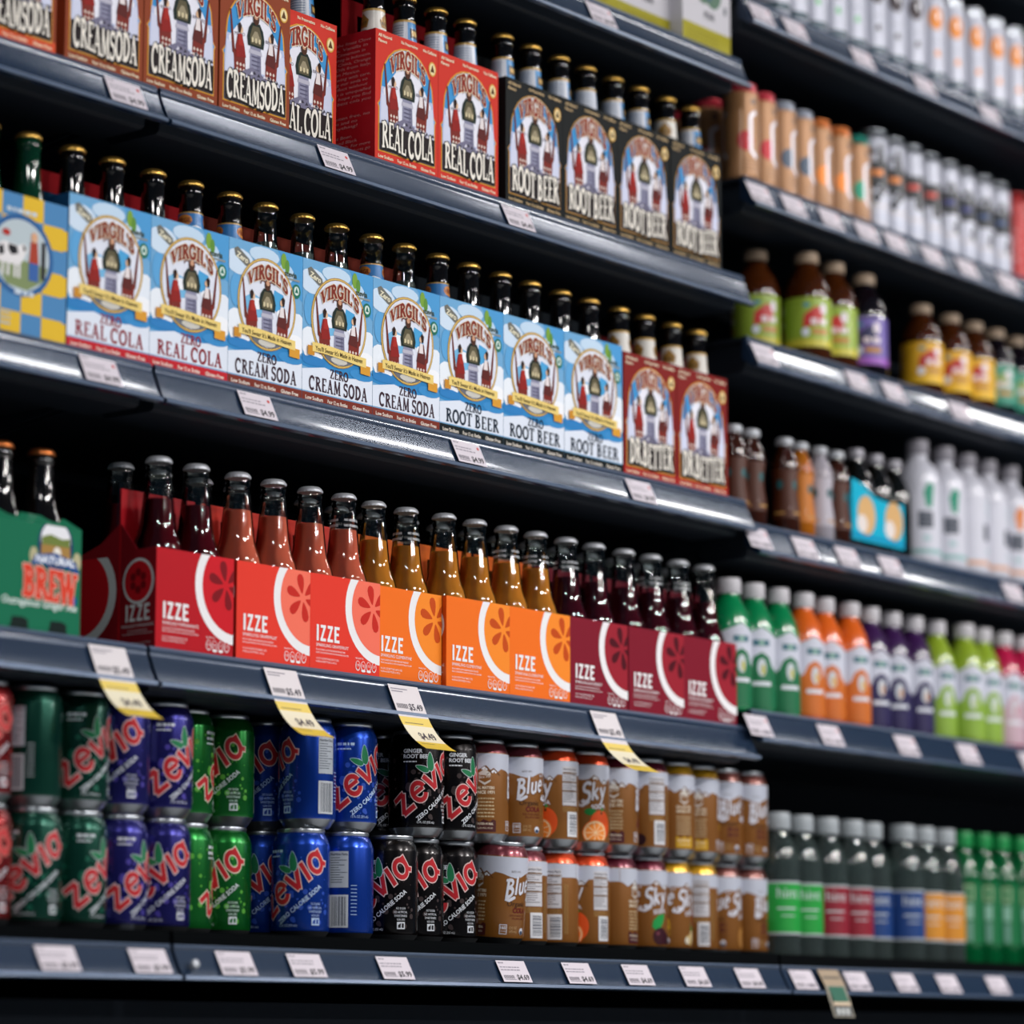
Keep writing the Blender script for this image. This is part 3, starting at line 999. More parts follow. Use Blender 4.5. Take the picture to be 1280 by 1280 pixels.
BOT = {
    'gold_classic': make_bottle(LONG, gold, amber_g, neck='classic'),
    'gold_white': make_bottle(LONG, gold, amber_g, neck='white'),
    'gold_plain': make_bottle(LONG, gold, amber_g),
    'gold_zero': make_bottle(LONG, gold, amber_g, neck='zero'),
    'gold_clear': make_bottle(LONG, gold, clear_g, liquid('pale', '#8d9490', .6), .188, neck='zero'),
    'gold_clear2': make_bottle(LONG, gold, clear_g, liquid('pale', '#8d9490', .6), .190),
    'green': make_bottle(LONG, gold, green_g),
    'brew': make_bottle([(r, z * .865) for r, z in LONG], copper, amber_g),
    'pom': make_bottle(IZB, silver, clear_g, liquid('pomegranate', '#6a0a18', .2), .176),
    'grape': make_bottle(IZB, silver, clear_g, liquid('grapefruit', '#ff8466', .15), .180),
    'grape_t': make_bottle(IZB, silver, clear_g, liquid('grapefruit', '#ff8466', .15), .180, ringtext=True),
    'clem': make_bottle(IZB, silver, clear_g, liquid('clementine', '#f7a23a', .18), .176),
    'clem_t': make_bottle(IZB, silver, clear_g, liquid('clementine', '#f7a23a', .18), .176, ringtext=True),
    'black': make_bottle(IZB, silver, clear_g, liquid('blackberry', '#5a0e20', .2), .172),
    'black_t': make_bottle(IZB, silver, clear_g, liquid('blackberry', '#5a0e20', .2), .172, ringtext=True),
}

def bottles_in(cx, cy, z, W, D, kinds, what, who, rows=('front',), group=None):
    """kinds: list of two front kinds (left, right) then optional two rear kinds"""
    i = 0
    for row in rows:
        for side in ('left', 'right'):
            k = kinds[i % len(kinds)]
            i += 1
            x = cx + (-W / 4 if side == 'left' else W / 4) * .98
            y = cy + (-D / 4 if row == 'front' else D / 4) * .99
            BOT[k].put((x, y, z + .0012), random.uniform(-.5, .5), '%s, %s %s, in %s' % (what, row, side, who), group)

# row A : brown cream soda, red cola, black root beer cartons
WA, DA, HA = .1215, .122, .171
zA = ZS['A']
K = {
    'cream': make_carton(WA, DA, HA, '#8c3f22', lambda: classic_front(WA, HA, '#8c3f22', 'CREAMSODA'), handle=('#6a2418', .215)),
    'cream1': make_carton(WA, DA, HA, '#c04a28', lambda: classic_front(WA, HA, '#8c3f22', 'CREAMSODA', band='#d2502c'), handle=('#6a2418', .215)),
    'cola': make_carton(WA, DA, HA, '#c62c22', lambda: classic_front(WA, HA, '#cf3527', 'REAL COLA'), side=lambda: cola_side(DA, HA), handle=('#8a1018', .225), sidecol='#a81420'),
    'root': make_carton(WA, DA, HA, '#101213', lambda: classic_front(WA, HA, '#101415', 'ROOT BEER', small='#d8b98a', gold='#b98a44'), handle=('#14181a', .215)),
    'better': make_carton(WA, DA, HA, '#7e1c1a', lambda: classic_front(WA, HA, '#7e1c1a', 'DR.BETTER', band='#a82420'), handle=('#5a1014', .205)),
}
def row_of(cartons, z, W, D, Hc):
    """cartons: (kind, right pixel column at the base, setback, label, [bottle kinds], bottle words, short name)"""
    prev = -9
    for (kind, rpx, Y, label, bk, what, who, grp) in cartons:
        xr = x_at(rpx, Y, z)
        cx = xr - W / 2
        if prev > -5 and cx - W / 2 < prev + .0006:
            cx = prev + .0006 + W / 2
        KK = K[kind]
        KK.put((cx, Y + D / 2, z), 0, label, grp)
        bottles_in(cx, Y + D / 2, z, W, D, bk, what, who, ('front', 'rear') if len(bk) == 4 else ('front',), 'bottles in ' + grp)
        prev = cx + W / 2
gc = ['gold_classic', 'gold_classic']
A = []
for i, (k, r) in enumerate((('cream1', 69), ('cream', 177.5), ('cream', 271), ('cream', 361))):
    A.append((k, r, 0, '%s brown cream soda carton from the left, top left shelf' % ORD[i], gc, 'dark bottle with gold cap', '%s brown cream soda carton' % ORD[i], 'brown cream soda cartons'))
A.append(('cola', 416, .034, 'red cola carton set back behind the last cream soda carton', gc, 'dark bottle with gold cap', 'set back red cola carton', 'red cola cartons'))
for i, r in enumerate((547, 619)):
    A.append(('cola', r, 0, ('red cola carton with its written side face showing', 'red cola carton beside the first black root beer carton')[i], ['gold_white', 'gold_classic'] if i == 0 else gc,
              'dark bottle with gold cap', ('red cola carton with written side', 'red cola carton beside root beer')[i], 'red cola cartons'))
for i, r in enumerate((703.5, 769.5, 836, 902)):
    A.append(('root', r, 0, '%s black root beer carton from the left' % ORD[i], gc if i < 3 else ['gold_white', 'gold_classic'],
              'dark bottle with gold cap', '%s black root beer carton' % ORD[i], 'black root beer cartons'))
row_of(A, zA, WA, DA, HA)

# row B : checkered carton, blue zero cartons, two maroon cartons
WB, DB, HB = .1275, .126, .1765
zB = ZS['B']
blue = '#2a6ea8'
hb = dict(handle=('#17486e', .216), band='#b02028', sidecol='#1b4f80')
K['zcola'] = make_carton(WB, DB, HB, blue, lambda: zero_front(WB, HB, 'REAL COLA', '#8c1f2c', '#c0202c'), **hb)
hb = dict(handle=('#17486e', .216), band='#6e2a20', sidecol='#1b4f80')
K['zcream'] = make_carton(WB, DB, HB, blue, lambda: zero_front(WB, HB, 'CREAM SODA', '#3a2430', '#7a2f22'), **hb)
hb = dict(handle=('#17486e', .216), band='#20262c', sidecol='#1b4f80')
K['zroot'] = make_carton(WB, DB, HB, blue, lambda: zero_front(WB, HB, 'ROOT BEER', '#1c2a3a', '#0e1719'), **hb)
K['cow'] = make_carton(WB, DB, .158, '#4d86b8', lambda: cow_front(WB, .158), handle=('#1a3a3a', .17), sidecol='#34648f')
B = [('cow', 81, 0, 'blue and yellow checkered carton with a cow picture', ['green', 'green'], 'green bottle with gold cap', 'checkered cow carton', 'checkered carton')]
for i, (k, nm, r, bk) in enumerate((('zcola', 'cola', 185.5, ['gold_plain'] * 2), ('zcola', 'cola', 280.5, ['gold_plain', 'gold_zero']),
                                    ('zcream', 'cream soda', 376, ['gold_zero', 'gold_clear2']), ('zcream', 'cream soda', 462.5, ['gold_clear2', 'gold_clear2']), ('zcream', 'cream soda', 547, ['gold_clear', 'gold_clear2']),
                                    ('zroot', 'root beer', 627, ['gold_zero', 'gold_plain']), ('zroot', 'root beer', 704.5, ['gold_plain'] * 2), ('zroot', 'root beer', 778, ['gold_plain'] * 2))):
    o = {0: 0, 1: 1, 2: 0, 3: 1, 4: 2, 5: 0, 6: 1, 7: 2}[i]
    B.append((k, r, 0, '%s sky blue zero %s carton from the left' % (ORD[o], nm), bk, 'bottle with gold cap', '%s blue zero %s carton' % (ORD[o], nm), 'sky blue zero cartons'))
row_of(B, zB, WB, DB, HB)
xl = x_at(778, 0, zB)
BB = []
for i, r in enumerate((846, 910)):
    BB.append(('better', r, 0, ('maroon carton beside the last sky blue carton', 'maroon carton at the right end of the blue carton shelf')[i], ['gold_white', 'gold_white'],
               'dark bottle with gold cap', ('maroon carton beside blue cartons', 'maroon carton at the right end')[i], 'maroon cartons'))
row_of(BB, zB, WA, DA, .1700)

# row C : green ginger ale carton, red / orange / berry carriers
WC, DC, HC = .1255, .125, .1165
zC = ZS['C']
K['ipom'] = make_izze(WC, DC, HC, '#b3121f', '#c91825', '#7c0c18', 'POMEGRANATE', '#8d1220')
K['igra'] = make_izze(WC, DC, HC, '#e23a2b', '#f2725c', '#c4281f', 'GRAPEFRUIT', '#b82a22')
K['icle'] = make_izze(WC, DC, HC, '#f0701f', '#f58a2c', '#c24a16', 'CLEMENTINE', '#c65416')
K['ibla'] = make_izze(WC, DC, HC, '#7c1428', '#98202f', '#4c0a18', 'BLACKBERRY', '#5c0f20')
def brew_make():
    t = thing('bottle_carton', '', 'carton')
    m = mat('carton_board_green', '#0d6b4c', .4, coat=.2)
    Wb, Hb = .128, .132
    obj('carton_body', tray('carton_body', Wb, DC, Hb - .012, m), t)
    top = [(-Wb / 2, -DC / 2, Hb - .012), (Wb / 2, -DC / 2, Hb - .012), (Wb / 2 - .012, -DC / 2 + .014, Hb), (-Wb / 2 + .012, -DC / 2 + .014, Hb),
           (-Wb / 2, DC / 2, Hb - .012), (Wb / 2, DC / 2, Hb - .012), (Wb / 2 - .012, DC / 2 - .014, Hb), (-Wb / 2 + .012, DC / 2 - .014, Hb)]
    obj('carton_shoulder', mesh('carton_shoulder', top, [(0, 1, 2, 3), (7, 6, 5, 4), (1, 5, 6, 2), (4, 0, 3, 7)], m), t)
    obj('front_print', brew_front(Wb, Hb - .012).build('front_print', PAPER, on_front(Wb, DC)), t)
    return t
K['brew'] = Stock(brew_make)
C = [('brew', 98, 0, 'green ginger ale carton with red brew lettering', ['brew', 'brew'], 'brown bottle with copper cap', 'green ginger ale carton', 'green ginger ale carton'),
     ('ipom', 290.5, 0, 'dark red pomegranate soda carton with its end panel showing', ['pom'] * 4, 'bottle of dark red soda', 'red pomegranate carton', 'fruit soda cartons')]
for i, r in enumerate((386.5, 473)):
    C.append(('igra', r, 0, '%s coral red grapefruit soda carton' % ('left', 'right')[i], [['grape', 'grape', 'grape', 'grape'], ['grape', 'grape_t', 'grape', 'grape']][i], 'bottle of pink soda',
              '%s grapefruit carton' % ('left', 'right')[i], 'fruit soda cartons'))
for i, (r, y) in enumerate(((545, .008), (626.5, 0), (704, 0))):
    C.append(('icle', r, y, '%s orange clementine soda carton' % ('left', 'middle', 'right')[i], [['clem', 'clem_t'], ['clem', 'clem'], ['clem_t', 'clem_t']][i] + ['clem', 'clem'], 'bottle of orange soda',
              '%s clementine carton' % ('left', 'middle', 'right')[i], 'fruit soda cartons'))
for i, r in enumerate((775.5, 855, 921)):
    C.append(('ibla', r, 0, '%s dark berry soda carton' % ('left', 'middle', 'right')[i], [['black_t', 'black'], ['black', 'black_t'], ['black_t', 'black']][i] + ['black', 'black'], 'bottle of dark berry soda',
              '%s dark berry carton' % ('left', 'middle', 'right')[i], 'fruit soda cartons'))
row_of(C, zC, WC, DC, HC)

# ------------------------------------------------------------------ cans
alu = mat('can_aluminium', '#a9aeb4', .28, .95)
CR = .0331
CAMPHI = -math.atan2(FW.x, FW.y)           # local angle that faces the camera

def can_parts(t, bodym, shoulderm, r=CR, h=.122):
    k = h / .122
    obj('base_rim', lathe('base_rim', [(r * .62, .002), (r * .72, 0), (r * .76, .0008), (r * .82, .003), (r * .985, .0105)], alu, 40, sharp=50), t)
    obj('body', lathe('body', [(r * .985, .0105), (r, .013), (r, h - .0185), (r * .985, h - .0165)], bodym, 40, sharp=60), t)
    obj('shoulder', lathe('shoulder', [(r * .985, h - .0165), (r * .95, h - .013), (r * .86, h - .0065), (r * .80, h - .0045)], shoulderm, 40, sharp=60), t)
    obj('lid', lathe('lid', [(r * .80, h - .0045), (r * .825, h - .0035), (r * .83, h - .0008), (r * .81, h), (r * .79, h - .0008), (r * .77, h - .004), (r * .3, h - .004)], alu, 40, sharp=50), t)

def barcode(a, x, y, w, h, L, c0='#e6e6ea', c1='#25304a', horiz=True):
    a.rect(c0, x, y, x + w, y + h, L)
    rnd = random.Random(4)
    p = .003
    lim = h if horiz else w
    while p < lim - .003:
        b = rnd.choice((.0006, .0009, .0014))
        if horiz:
            a.rect(c1, x + .003, y + p, x + w - .0015, y + p + b, L + 1)
        else:
            a.rect(c1, x + p, y + .002, x + p + b, y + h - .002, L + 1)
        p += b + rnd.choice((.0007, .0011))

def facts(a, x, y, w, h, L, c0='#d9d9de', c1='#3c3c48', heavy=None):
    a.rect(c0, x, y, x + w, y + h, L)
    a.text('Nutrition Facts', c1, x + .001, y + h - .0045, .0028, L + 1, bold=.02, width=w - .002)
    n = int((h - .008) / .0027)
    rnd = random.Random(8)
    for i in range(n):
        yy = y + h - .0075 - i * .0027
        a.rect(c1, x + .001, yy, x + .001 + (w - .002) * rnd.uniform(.45, .98), yy + .0007, L + 1)
        if heavy and i in (0, 4, n - 6):
            a.rect(heavy, x, yy - .0012, x + w, yy + .0002, L + 2)

def zevia_art(base, flavor, bubble, leaf='#1f7a4c', txt='#dfe3ea', red='#c2242c', edge='#e3c3c0'):
    a = Art()
    R = CR
    rnd = random.Random(len(base) + 3)
    for i in range(70):
        u = rnd.uniform(-.055, .05)
        v = rnd.uniform(.016, .098)
        a.ell(bubble, u, v, rnd.choice((.0006, .0009, .0013, .002, .003)), layer=1, n=10)
    a.ell(bubble, -.019, .056, .0052, layer=1, n=18)
    rot = math.radians(39)
    ca, sa = math.cos(rot), math.sin(rot)
    ox, oy = -.0385, .017
    def f(p):
        u, v = p[0] * .098, p[1] * .034
        u = u + v * .10
        return (ox + .012 + u * ca - v * sa, oy + .003 + u * sa + v * ca)
    a.letters(ZEV, 'zevia', edge, f, 3, grow=.06, track=.05)
    a.letters(ZEV, 'zevia', red, f, 5, grow=-.015, track=.05)
    def g(p):
        return (ox + .030 + p[0] * ca - p[1] * sa, oy + .0005 + p[0] * sa + p[1] * ca)
    a.text('ZERO CALORIE SODA', txt, 0, 0, .0052, 3, width=.064, bold=.02, f=g)
    for (cx, cy, an, l, wd) in ((.0065, .0855, 95, .0110, .0042), (-.0035, .0775, 160, .0085, .0032)):
        for c, e, L in ((txt, .0006, 6), (leaf, 0, 7)):
            q = []
            for j in range(14):
                t = j / 14 * 2 * math.pi
                x, y = (l + e) * math.cos(t), (wd + e) * math.sin(t) * (1 - .35 * math.cos(t))
                q.append((cx + x * math.cos(math.radians(an)) - y * math.sin(math.radians(an)), cy + x * math.sin(math.radians(an)) + y * math.cos(math.radians(an))))
            a.poly(c, q, L)
    for i, s in enumerate(flavor):
        if s:
            a.text(s, txt, -.0265, .0955 - i * .0062, .0046, 3, bold=.03)
        else:
            a.bars(txt, -.0265, .0955 - i * .0062, .020 - .004 * i, .0030, 3)
    a.bars(txt, -.0265, .0955 - len(flavor) * .0062 + .0015, .016, .0015, 3)
    for i, s in enumerate(('NO SUGAR', 'NO ARTIFICIAL', 'SWEETENERS', 'NON GMO')):
        a.text(s, txt, .0335, .0385 - i * .0042, .0026, 3, align='c', width=(.012, .017, .016, .010)[i])
    a.rect(txt, .0285, .0165, .0385, .0245, 3)
    a.poly(base, [(.030, .018), (.033, .018), (.0335, .0235), (.030, .021)], 4)
    a.rect(base, .0345, .018, .0372, .023, 4)
    a.text('12 FL OZ (355 mL)', txt, -.010, .0150, .0028, 3, width=.022)
    pu = math.radians(146) * R
    facts(a, pu - .013, .060, .022, .040, 2, '#aeb4bd', '#2c3440')
    barcode(a, pu - .013, .016, .022, .036, 2, '#c3c7cd', '#39404a', False)
    for i in range(9):
        a.rect(txt, pu + .012, .03 + i * .004, pu + .021, .0306 + i * .004, 2)
    return a.clip(-math.pi * R + .0003, .0125, math.pi * R - .0003, .1045)

def make_zevia(base, flavor, bubble, red='#c2242c', txt='#dfe3ea', edge='#e3c3c0'):
    def mk():
        t = thing('soda_can', '', 'can')
        m = mat('can_lacquer_' + base.lstrip('#'), base, .27, .65, coat=.3)
        can_parts(t, m, m)
        obj('can_print', zevia_art(base, flavor, bubble, red=red, txt=txt, edge=edge).build('can_print', CANINK, on_cyl(CR), strip=.004, step=.00006), t)
        return t
    return Stock(mk)

def bluesky_art(flavor, accent, fruit, blob):
    a = Art()
    R = CR
    br = '#84521c'
    sky, ln = '#c6cad8', '#4a2a12'
    P = math.pi * R
    top = [(-P, .1045), (P, .1045)]
    # jagged snowy mountains left of the name, a cloud bulge above the name, mountains again at right
    edge = [(P, .088), (.080, .088), (.046, .088), (.041, .083), (.036, .087), (.031, .0825), (.026, .089), (.020, .092), (.012, .0865), (.004, .086), (-.004, .087), (-.012, .085), (-.020, .0815), (-.028, .0800), (-.036, .0815),
            (-.046, .085), (-.055, .0865), (-.060, .083), (-.066, .0875), (-.070, .085), (-.076, .0905), (-.082, .087), (-.092, .082), (-.098, .086), (-P, .088)]
    a.poly(sky, top + edge, 1)
    for u, v in ((-.078, .0885), (-.066, .085), (.021, .090), (.036, .085)):
        a.line(ln, u - .009, v - .0055, u, v + .001, .0007, 3)
        a.line(ln, u, v + .001, u + .009, v - .006, .0007, 3)
        a.poly('#eceef4', [(u - .004, v - .002), (u, v + .001), (u + .005, v - .003), (u + .002, v - .004), (u + .001, v - .0015), (u - .001, v - .004)], 2)
    a.text('ESTD 1971', ln, -.028, .0865, .0022, 3, align='c')
    W = '#dcdde8'
    def word(wd, x0, y0, width, hgt, rise):
        rot = math.radians(rise)
        def f(p):
            u, v = p[0] * width, p[1] * hgt
            return (x0 + u * math.cos(rot) + v * .10, y0 + u * math.sin(rot) + v)
        a.letters(SCRIPT, wd, '#6d4413', lambda p: (f(p)[0] + .0008, f(p)[1] - .0008), 3, grow=.04)
        a.letters(SCRIPT, wd, W, f, 5, grow=.0)
    word('Blue', -.043, .0560, .041, .0215, 13)
    word('Sky', .002, .0585, .036, .0215, 9)
    a.path(W, [(-.041, .0555), (-.036, .0540), (-.029, .0575)], .0036, 5)
    a.path(W, [(-.001, .0600), (-.004, .0560), (.004, .0545), (.012, .0590)], .0034, 5)
    for sg in (0, .0035):
        a.line(W, -.006 + sg, .0815 + sg * .3, -.007 + sg * 1.6, .0850 + sg * .2, .0015, 5)
    a.text('SODA', W, .016, .0500, .0056, 4, rot=.10, bold=.03)
    a.text('Organic', ln, -.038, .0475, .0062, 4, bold=.01, width=.028)
    for i, s in enumerate(flavor):
        if not s:
            a.bars(accent[1], -.030, .0400 - i * .0068, .022, .0045, 4)
            continue
        a.text(s, accent[1], -.008, .0400 - i * .0068, .0058, 4, bold=.05, align='r')
    a.text('WITH OTHER NATURAL', accent[1], -.008, .0355 - (len(flavor) - 1) * .0068, .0024, 4, width=.026, align='r')
    a.text('FLAVORS', accent[1], -.008, .0320 - (len(flavor) - 1) * .0068, .0024, 4, width=.022, align='r')
    a.rect(W, -.046, .0145, -.0365, .0260, 4)
    a.rect(br, -.0452, .0153, -.0373, .0252, 5)
    a.text('160', W, -.0412, .0205, .0038, 6, align='c', bold=.03)
    a.text('CALORIES', W, -.0412, .0172, .0018, 6, align='c', width=.007)
    a.text('12 FL OZ', '#c9a878', -.0335, .0210, .0030, 4, width=.011)
    a.text('(355 mL)', '#c9a878', -.0335, .0168, .0030, 4, width=.011)
    a.ell(W, -.0135, .0185, .0040, layer=4, n=16)
    a.ell('#2c3f5c', -.0135, .0170, .0030, .0022, 5, 12)
    # fruit
    fx, fy = .0255, .026
    if fruit == 'orange':
        a.ell('#1f7a34', fx - .011, .047, .008, .0045, 4, 14)
        a.poly('#2a8a3e', [(fx + .004, .047), (fx + .005, .054), (fx + .009, .049)], 5)
        a.ell('#e2541c', fx + .004, .031, .0165, .0178, 5, 26)
        a.ell('#f07a2a', fx - .004, .0215, .0175, .0155, 6, 26)
        a.ell('#f3d2a6', fx - .004, .0215, .0160, .0140, 7, 26)
        for i in range(9):
            an = 2 * math.pi * i / 9
            q = [(fx - .004 + .0012 * math.cos(an), .0215 + .0012 * math.sin(an)), (fx - .004 + .0142 * math.cos(an - .3), .0215 + .0122 * math.sin(an - .3)), (fx - .004 + .0145 * math.cos(an + .3), .0215 + .0124 * math.sin(an + .3))]
            a.poly('#ef8a34', q, 8)
        a.ell('#1c3c1c', fx + .005, .0455, .0016, layer=8, n=8)
    elif fruit == 'cherry':
        a.poly('#1f9a4a', [(fx - .006, .030), (fx - .012, .034), (fx - .010, .042), (fx - .002, .049), (fx + .010, .051), (fx + .008, .042), (fx + .002, .033)], 5)
        a.ell('#3a0e1c', fx + .002, .0225, .0125, .0110, 6, 22)
        a.ell('#2c0a16', fx + .014, .0195, .0085, .0075, 5, 18)
        a.ell('#7a3a4a', fx - .003, .026, .003, .0022, 7, 12)
    elif fruit == 'ginger':
        a.ell('#c8a868', fx, .020, .010, .0065, 5, 18)
        a.ell('#d9c08a', fx + .006, .025, .0055, .0075, 6, 14)
        a.ell('#e2d9c4', fx - .006, .019, .0045, .0045, 6, 14)
        a.poly('#3f9a3a', [(fx + .004, .031), (fx + .003, .040), (fx + .010, .033)], 7)
        a.rect('#b8352c', fx + .010, .035, fx + .017, .058, 5)
    elif fruit == 'slice':
        a.ell('#a87030', fx, .026, .0125, .0145, 5, 22)
        a.ell('#b98240', fx, .026, .0105, .0125, 6, 22)
        for i in range(8):
            an = 2 * math.pi * i / 8
            a.line('#84521c', fx, .026, fx + .010 * math.cos(an), .026 + .012 * math.sin(an), .0008, 7)
    # facts and barcode panel
    nu = math.radians(113) * R
    facts(a, nu - .0125, .051, .025, .047, 3, '#cfcdd2', '#4a4450', heavy='#7a5424')
    for i in range(4):
        a.rect('#b08a52', nu - .0125, .0435 + i * .0016, nu + .011, .0441 + i * .0016, 3)
    barcode(a, nu - .0055, .0135, .0185, .030, 3)
    for i in range(12):
        a.rect('#b08a52', nu + .0165 + (i % 3) * .0022, .020, nu + .0172 + (i % 3) * .0022, .080, 3)
    # story panel
    su = math.radians(-134) * R
    hexa = [(su + .0085 * math.cos(math.radians(90 + 60 * i)), .0765 + .0095 * math.sin(math.radians(90 + 60 * i))) for i in range(6)]
    a.poly('#d6cfc6', hexa, 3)
    a.poly(br, [(su - .0075, .0790), (su + .0072, .0785), (su + .0072, .0735), (su, .0700), (su - .0072, .0735)], 4)
    a.text('Blue Sky', '#efe9df', su, .0755, .0036, 5, align='c', width=.014, rot=.15)
    a.text('REAL MATTERS', '#e6d6bd', su, .0625, .0032, 3, align='c', bold=.04, width=.025)
    a.text('SINCE 1971', '#e6d6bd', su, .0570, .0036, 3, align='c', bold=.04, width=.025)
    for i in range(6):
        a.bars('#cdb48c', su - .0125, .0505 - i * .0042, .025, .0017, 3, i)
    q = [(su - .0135, .0125), (su + .0145, .0125), (su + .0145, .0225)]
    for i in range(8):
        q.append((su + .0145 - .028 * i / 7, .0255 + .0018 * math.sin(i * 2.1)))
    a.poly(blob, q, 3)
    a.text('ROOTED IN REAL', '#e6d6bd', su, .0205, .0026, 4, align='c', bold=.03, width=.022)
    a.text('GLUTEN FREE | VEGAN', '#e6d6bd', su, .0158, .0020, 4, align='c', width=.020)
    return a.clip(-P + .0003, .0125, P - .0003, .1045)

def make_bluesky(flavor, accent, fruit, blob):
    def mk():
        t = thing('soda_can', '', 'can')
        can_parts(t, mat('can_lacquer_brown', '#84521c', .36, .25, coat=.2), mat('can_shoulder_' + accent[0].lstrip('#'), accent[0], .28, .5, coat=.3))
        obj('can_print', bluesky_art(flavor, accent, fruit, blob).build('can_print', CANINK, on_cyl(CR), strip=.004, step=.00006), t)
        return t
    return Stock(mk)

CAN = {
    'red': make_zevia('#7c1418', [''], '#a83a34', red='#c8353a', edge='#d98a80'),
    'green': make_zevia('#063f31', [''], '#0d5a45'),
    'purple': make_zevia('#1f1d66', [''], '#4a3f9a'),
    'lime': make_zevia('#0f6a26', ['', ''], '#5aa83a', edge='#e6d8c0'),
    'blue': make_zevia('#0b3a9c', [''], '#2a4fb4', txt='#bcd3ee'),
    'black': make_zevia('#0b0506', ['GINGER', 'ROOT BEER'], '#3c3030'),
    'cola': make_bluesky(['COLA'], ('#6a2a34', '#6a1a14'), None, '#4a1a1c'),
    'orange': make_bluesky(['ORANGE'], ('#d8481f', '#a8421a'), 'orange', '#c23a1c'),
    'cherry': make_bluesky(['BLACK', 'CHERRY'], ('#5c1428', '#6a1428'), 'cherry', '#4a1020'),
    'ginger': make_bluesky(['GINGER', 'ALE'], ('#c8961c', '#c8961c'), 'ginger', '#d0a020'),
    'cream': make_bluesky(['', ''], ('#6a3a34', '#5a2218'), 'slice', '#5a2a20'),
}
zD = ZS['D'] + .0004
CX = {'ginger': .95, 'cream': .95, 'cherry': 1.0, 'orange': 1.02}
for k in ('red', 'green', 'purple', 'lime', 'blue', 'black', 'cola'):
    CX[k] = 1.04
CS = 1.08                                  # these cans measure a little larger than the standard size
top = [('red', -25, 0, 0), ('green', 38, 0, 164), ('green', 97, 0, -33), ('purple', 149, 0, 27), ('purple', 203, 0, -40), ('lime', 230, .045, -100), ('lime', 281, .050, 35),
       ('blue', 333, .040, 51), ('blue', 384, 0, 97), ('blue', 436, 0, -25), ('black', 478, .040, -10), ('black', 520, 0, -21), ('black', 562.6, 0, -45),
       ('cola', 602, 0, -141), ('cola', 646, 0, -71), ('orange', 691, 0, 70), ('orange', 730, 0, 12), ('cherry', 767, 0, -132), ('cherry', 805, 0, 81), ('ginger', 840, 0, -164), ('ginger', 871, 0, -134),
       ('cream', 900, 0, -67), ('cream', 932, 0, -77)]
bot = [('red', -27, 0, 0), ('green', 37, 0, 2), ('green', 94, 0, -55), ('purple', 146, 0, -53), ('purple', 200, 0, 9), ('lime', 228, .045, -110), ('lime', 277, .050, 30),
       ('blue', 326, .034, 20), ('blue', 375.6, 0, 23), ('blue', 431, 0, 152), ('black', 452, .06, -10), ('black', 487, 0, 32), ('black', 520, .001, 24), ('black', 564, .002, 12),
       ('cola', 620, 0, -84), ('cola', 651, .001, 83), ('orange', 691, .002, 116), ('orange', 730, .0025, 70), ('cherry', 766, 0, 165), ('cherry', 804, 0, 5), ('ginger', 836, 0, -15), ('ginger', 869, 0, 100),
       ('cream', 899, 0, -29), ('cream', 932, 0, -92)]
CN = {'red': 'red', 'green': 'dark green', 'purple': 'purple', 'lime': 'bright green', 'blue': 'blue', 'black': 'black', 'cola': 'brown cola', 'orange': 'brown orange soda',
      'cherry': 'brown black cherry', 'ginger': 'brown ginger ale with yellow rim', 'cream': 'brown root beer'}
for row, zz, nm in ((bot, zD, 'lower'), (top, zD + .122 * CS + .0004, 'upper')):
    cnt = {}
    tot = {}
    for r in row:
        tot[r[0]] = tot.get(r[0], 0) + 1
    placed = []
    order = sorted(range(len(row)), key=lambda q: (row[q][2] > .003, row[q][1]))
    spots = {}
    for q in order:
        k, px, back, phi = row[q]
        rr = CR * CX[k]
        for it in range(40):                            # never push two cans into one another: step back instead
            y = rr + .002 + back
            x = x_at(px, y, zz + .06)
            if all(math.hypot(x - ox, y - oy) > rr + orr + .0003 for ox, oy, orr in placed):
                break
            back += .003
        placed.append((x, y, rr))
        spots[q] = (x, y)
    for q, (k, px, back, phi) in enumerate(row):
        x, y = spots[q]
        i = cnt.get(k, 0)
        cnt[k] = i + 1
        pos = '' if tot[k] == 1 else (', left one' if i == 0 else ', right one') if tot[k] == 2 else ', %s from the left' % ORD[i]
        c = CAN[k].put((x, y, zz), CAMPHI - math.radians(phi), '%s soda can in the %s row%s' % (CN[k], nm, pos), 'stacked soda cans')
        c.scale = (CX[k], CX[k], CS)
        if nm == 'lower' and k == 'cola' and i == 0:
            c.rotation_euler = (math.radians(4), math.radians(-3), c.rotation_euler.z)
            c.location.z += .004

# ------------------------------------------------------------------ price tags in the rails
TSL = math.hypot(.0155, .0315)
def tag_map(rk=1.):
    def f(u, v, o):                        # v runs down the slanted rail from its upper lip
        return ((u, -.0068 - .0147 * v / TSL - o * .86, (-.0068 - .0305 * v / TSL) * rk + o * .5), (0, -.86, .5))
    return f

def tag_art(price, seed, red=True):
    a = Art()
    rnd = random.Random(seed)
    w, h = .056, TSL * 1.0
    a.rect('#cfc6cf', 0, 0, w, h, 0)
    fl = lambda p: (p[0], h - p[1])
    a.bars('#7a7580', .003, .003, .010, .0018, 1)
    for i in range(2):
        x = .003
        while x < w * rnd.uniform(.6, .8):
            l = rnd.uniform(.002, .007)
            a.rect('#8a8490', x, .010 + i * .0045, x + l, .0117 + i * .0045, 1)
            x += l + .0013
    for i in range(9):
        a.rect('#4a4650', .004 + i * .0023, .024, .0052 + i * .0023, .0295, 1)
    a.rect('#77717c', .004, .0305, .026, .0315, 1)
    if price:
        a.text(price, '#26222a', w - .003, h - .031, .0085, 1, f=fl, align='r', bold=.03, width=.024)
    else:
        a.bars('#6a6570', w - .027, .025, .024, .0055, 1)
    if red:
        a.ell('#c23a3a', w - .006, .008, .0024, layer=1, n=10)
    return a

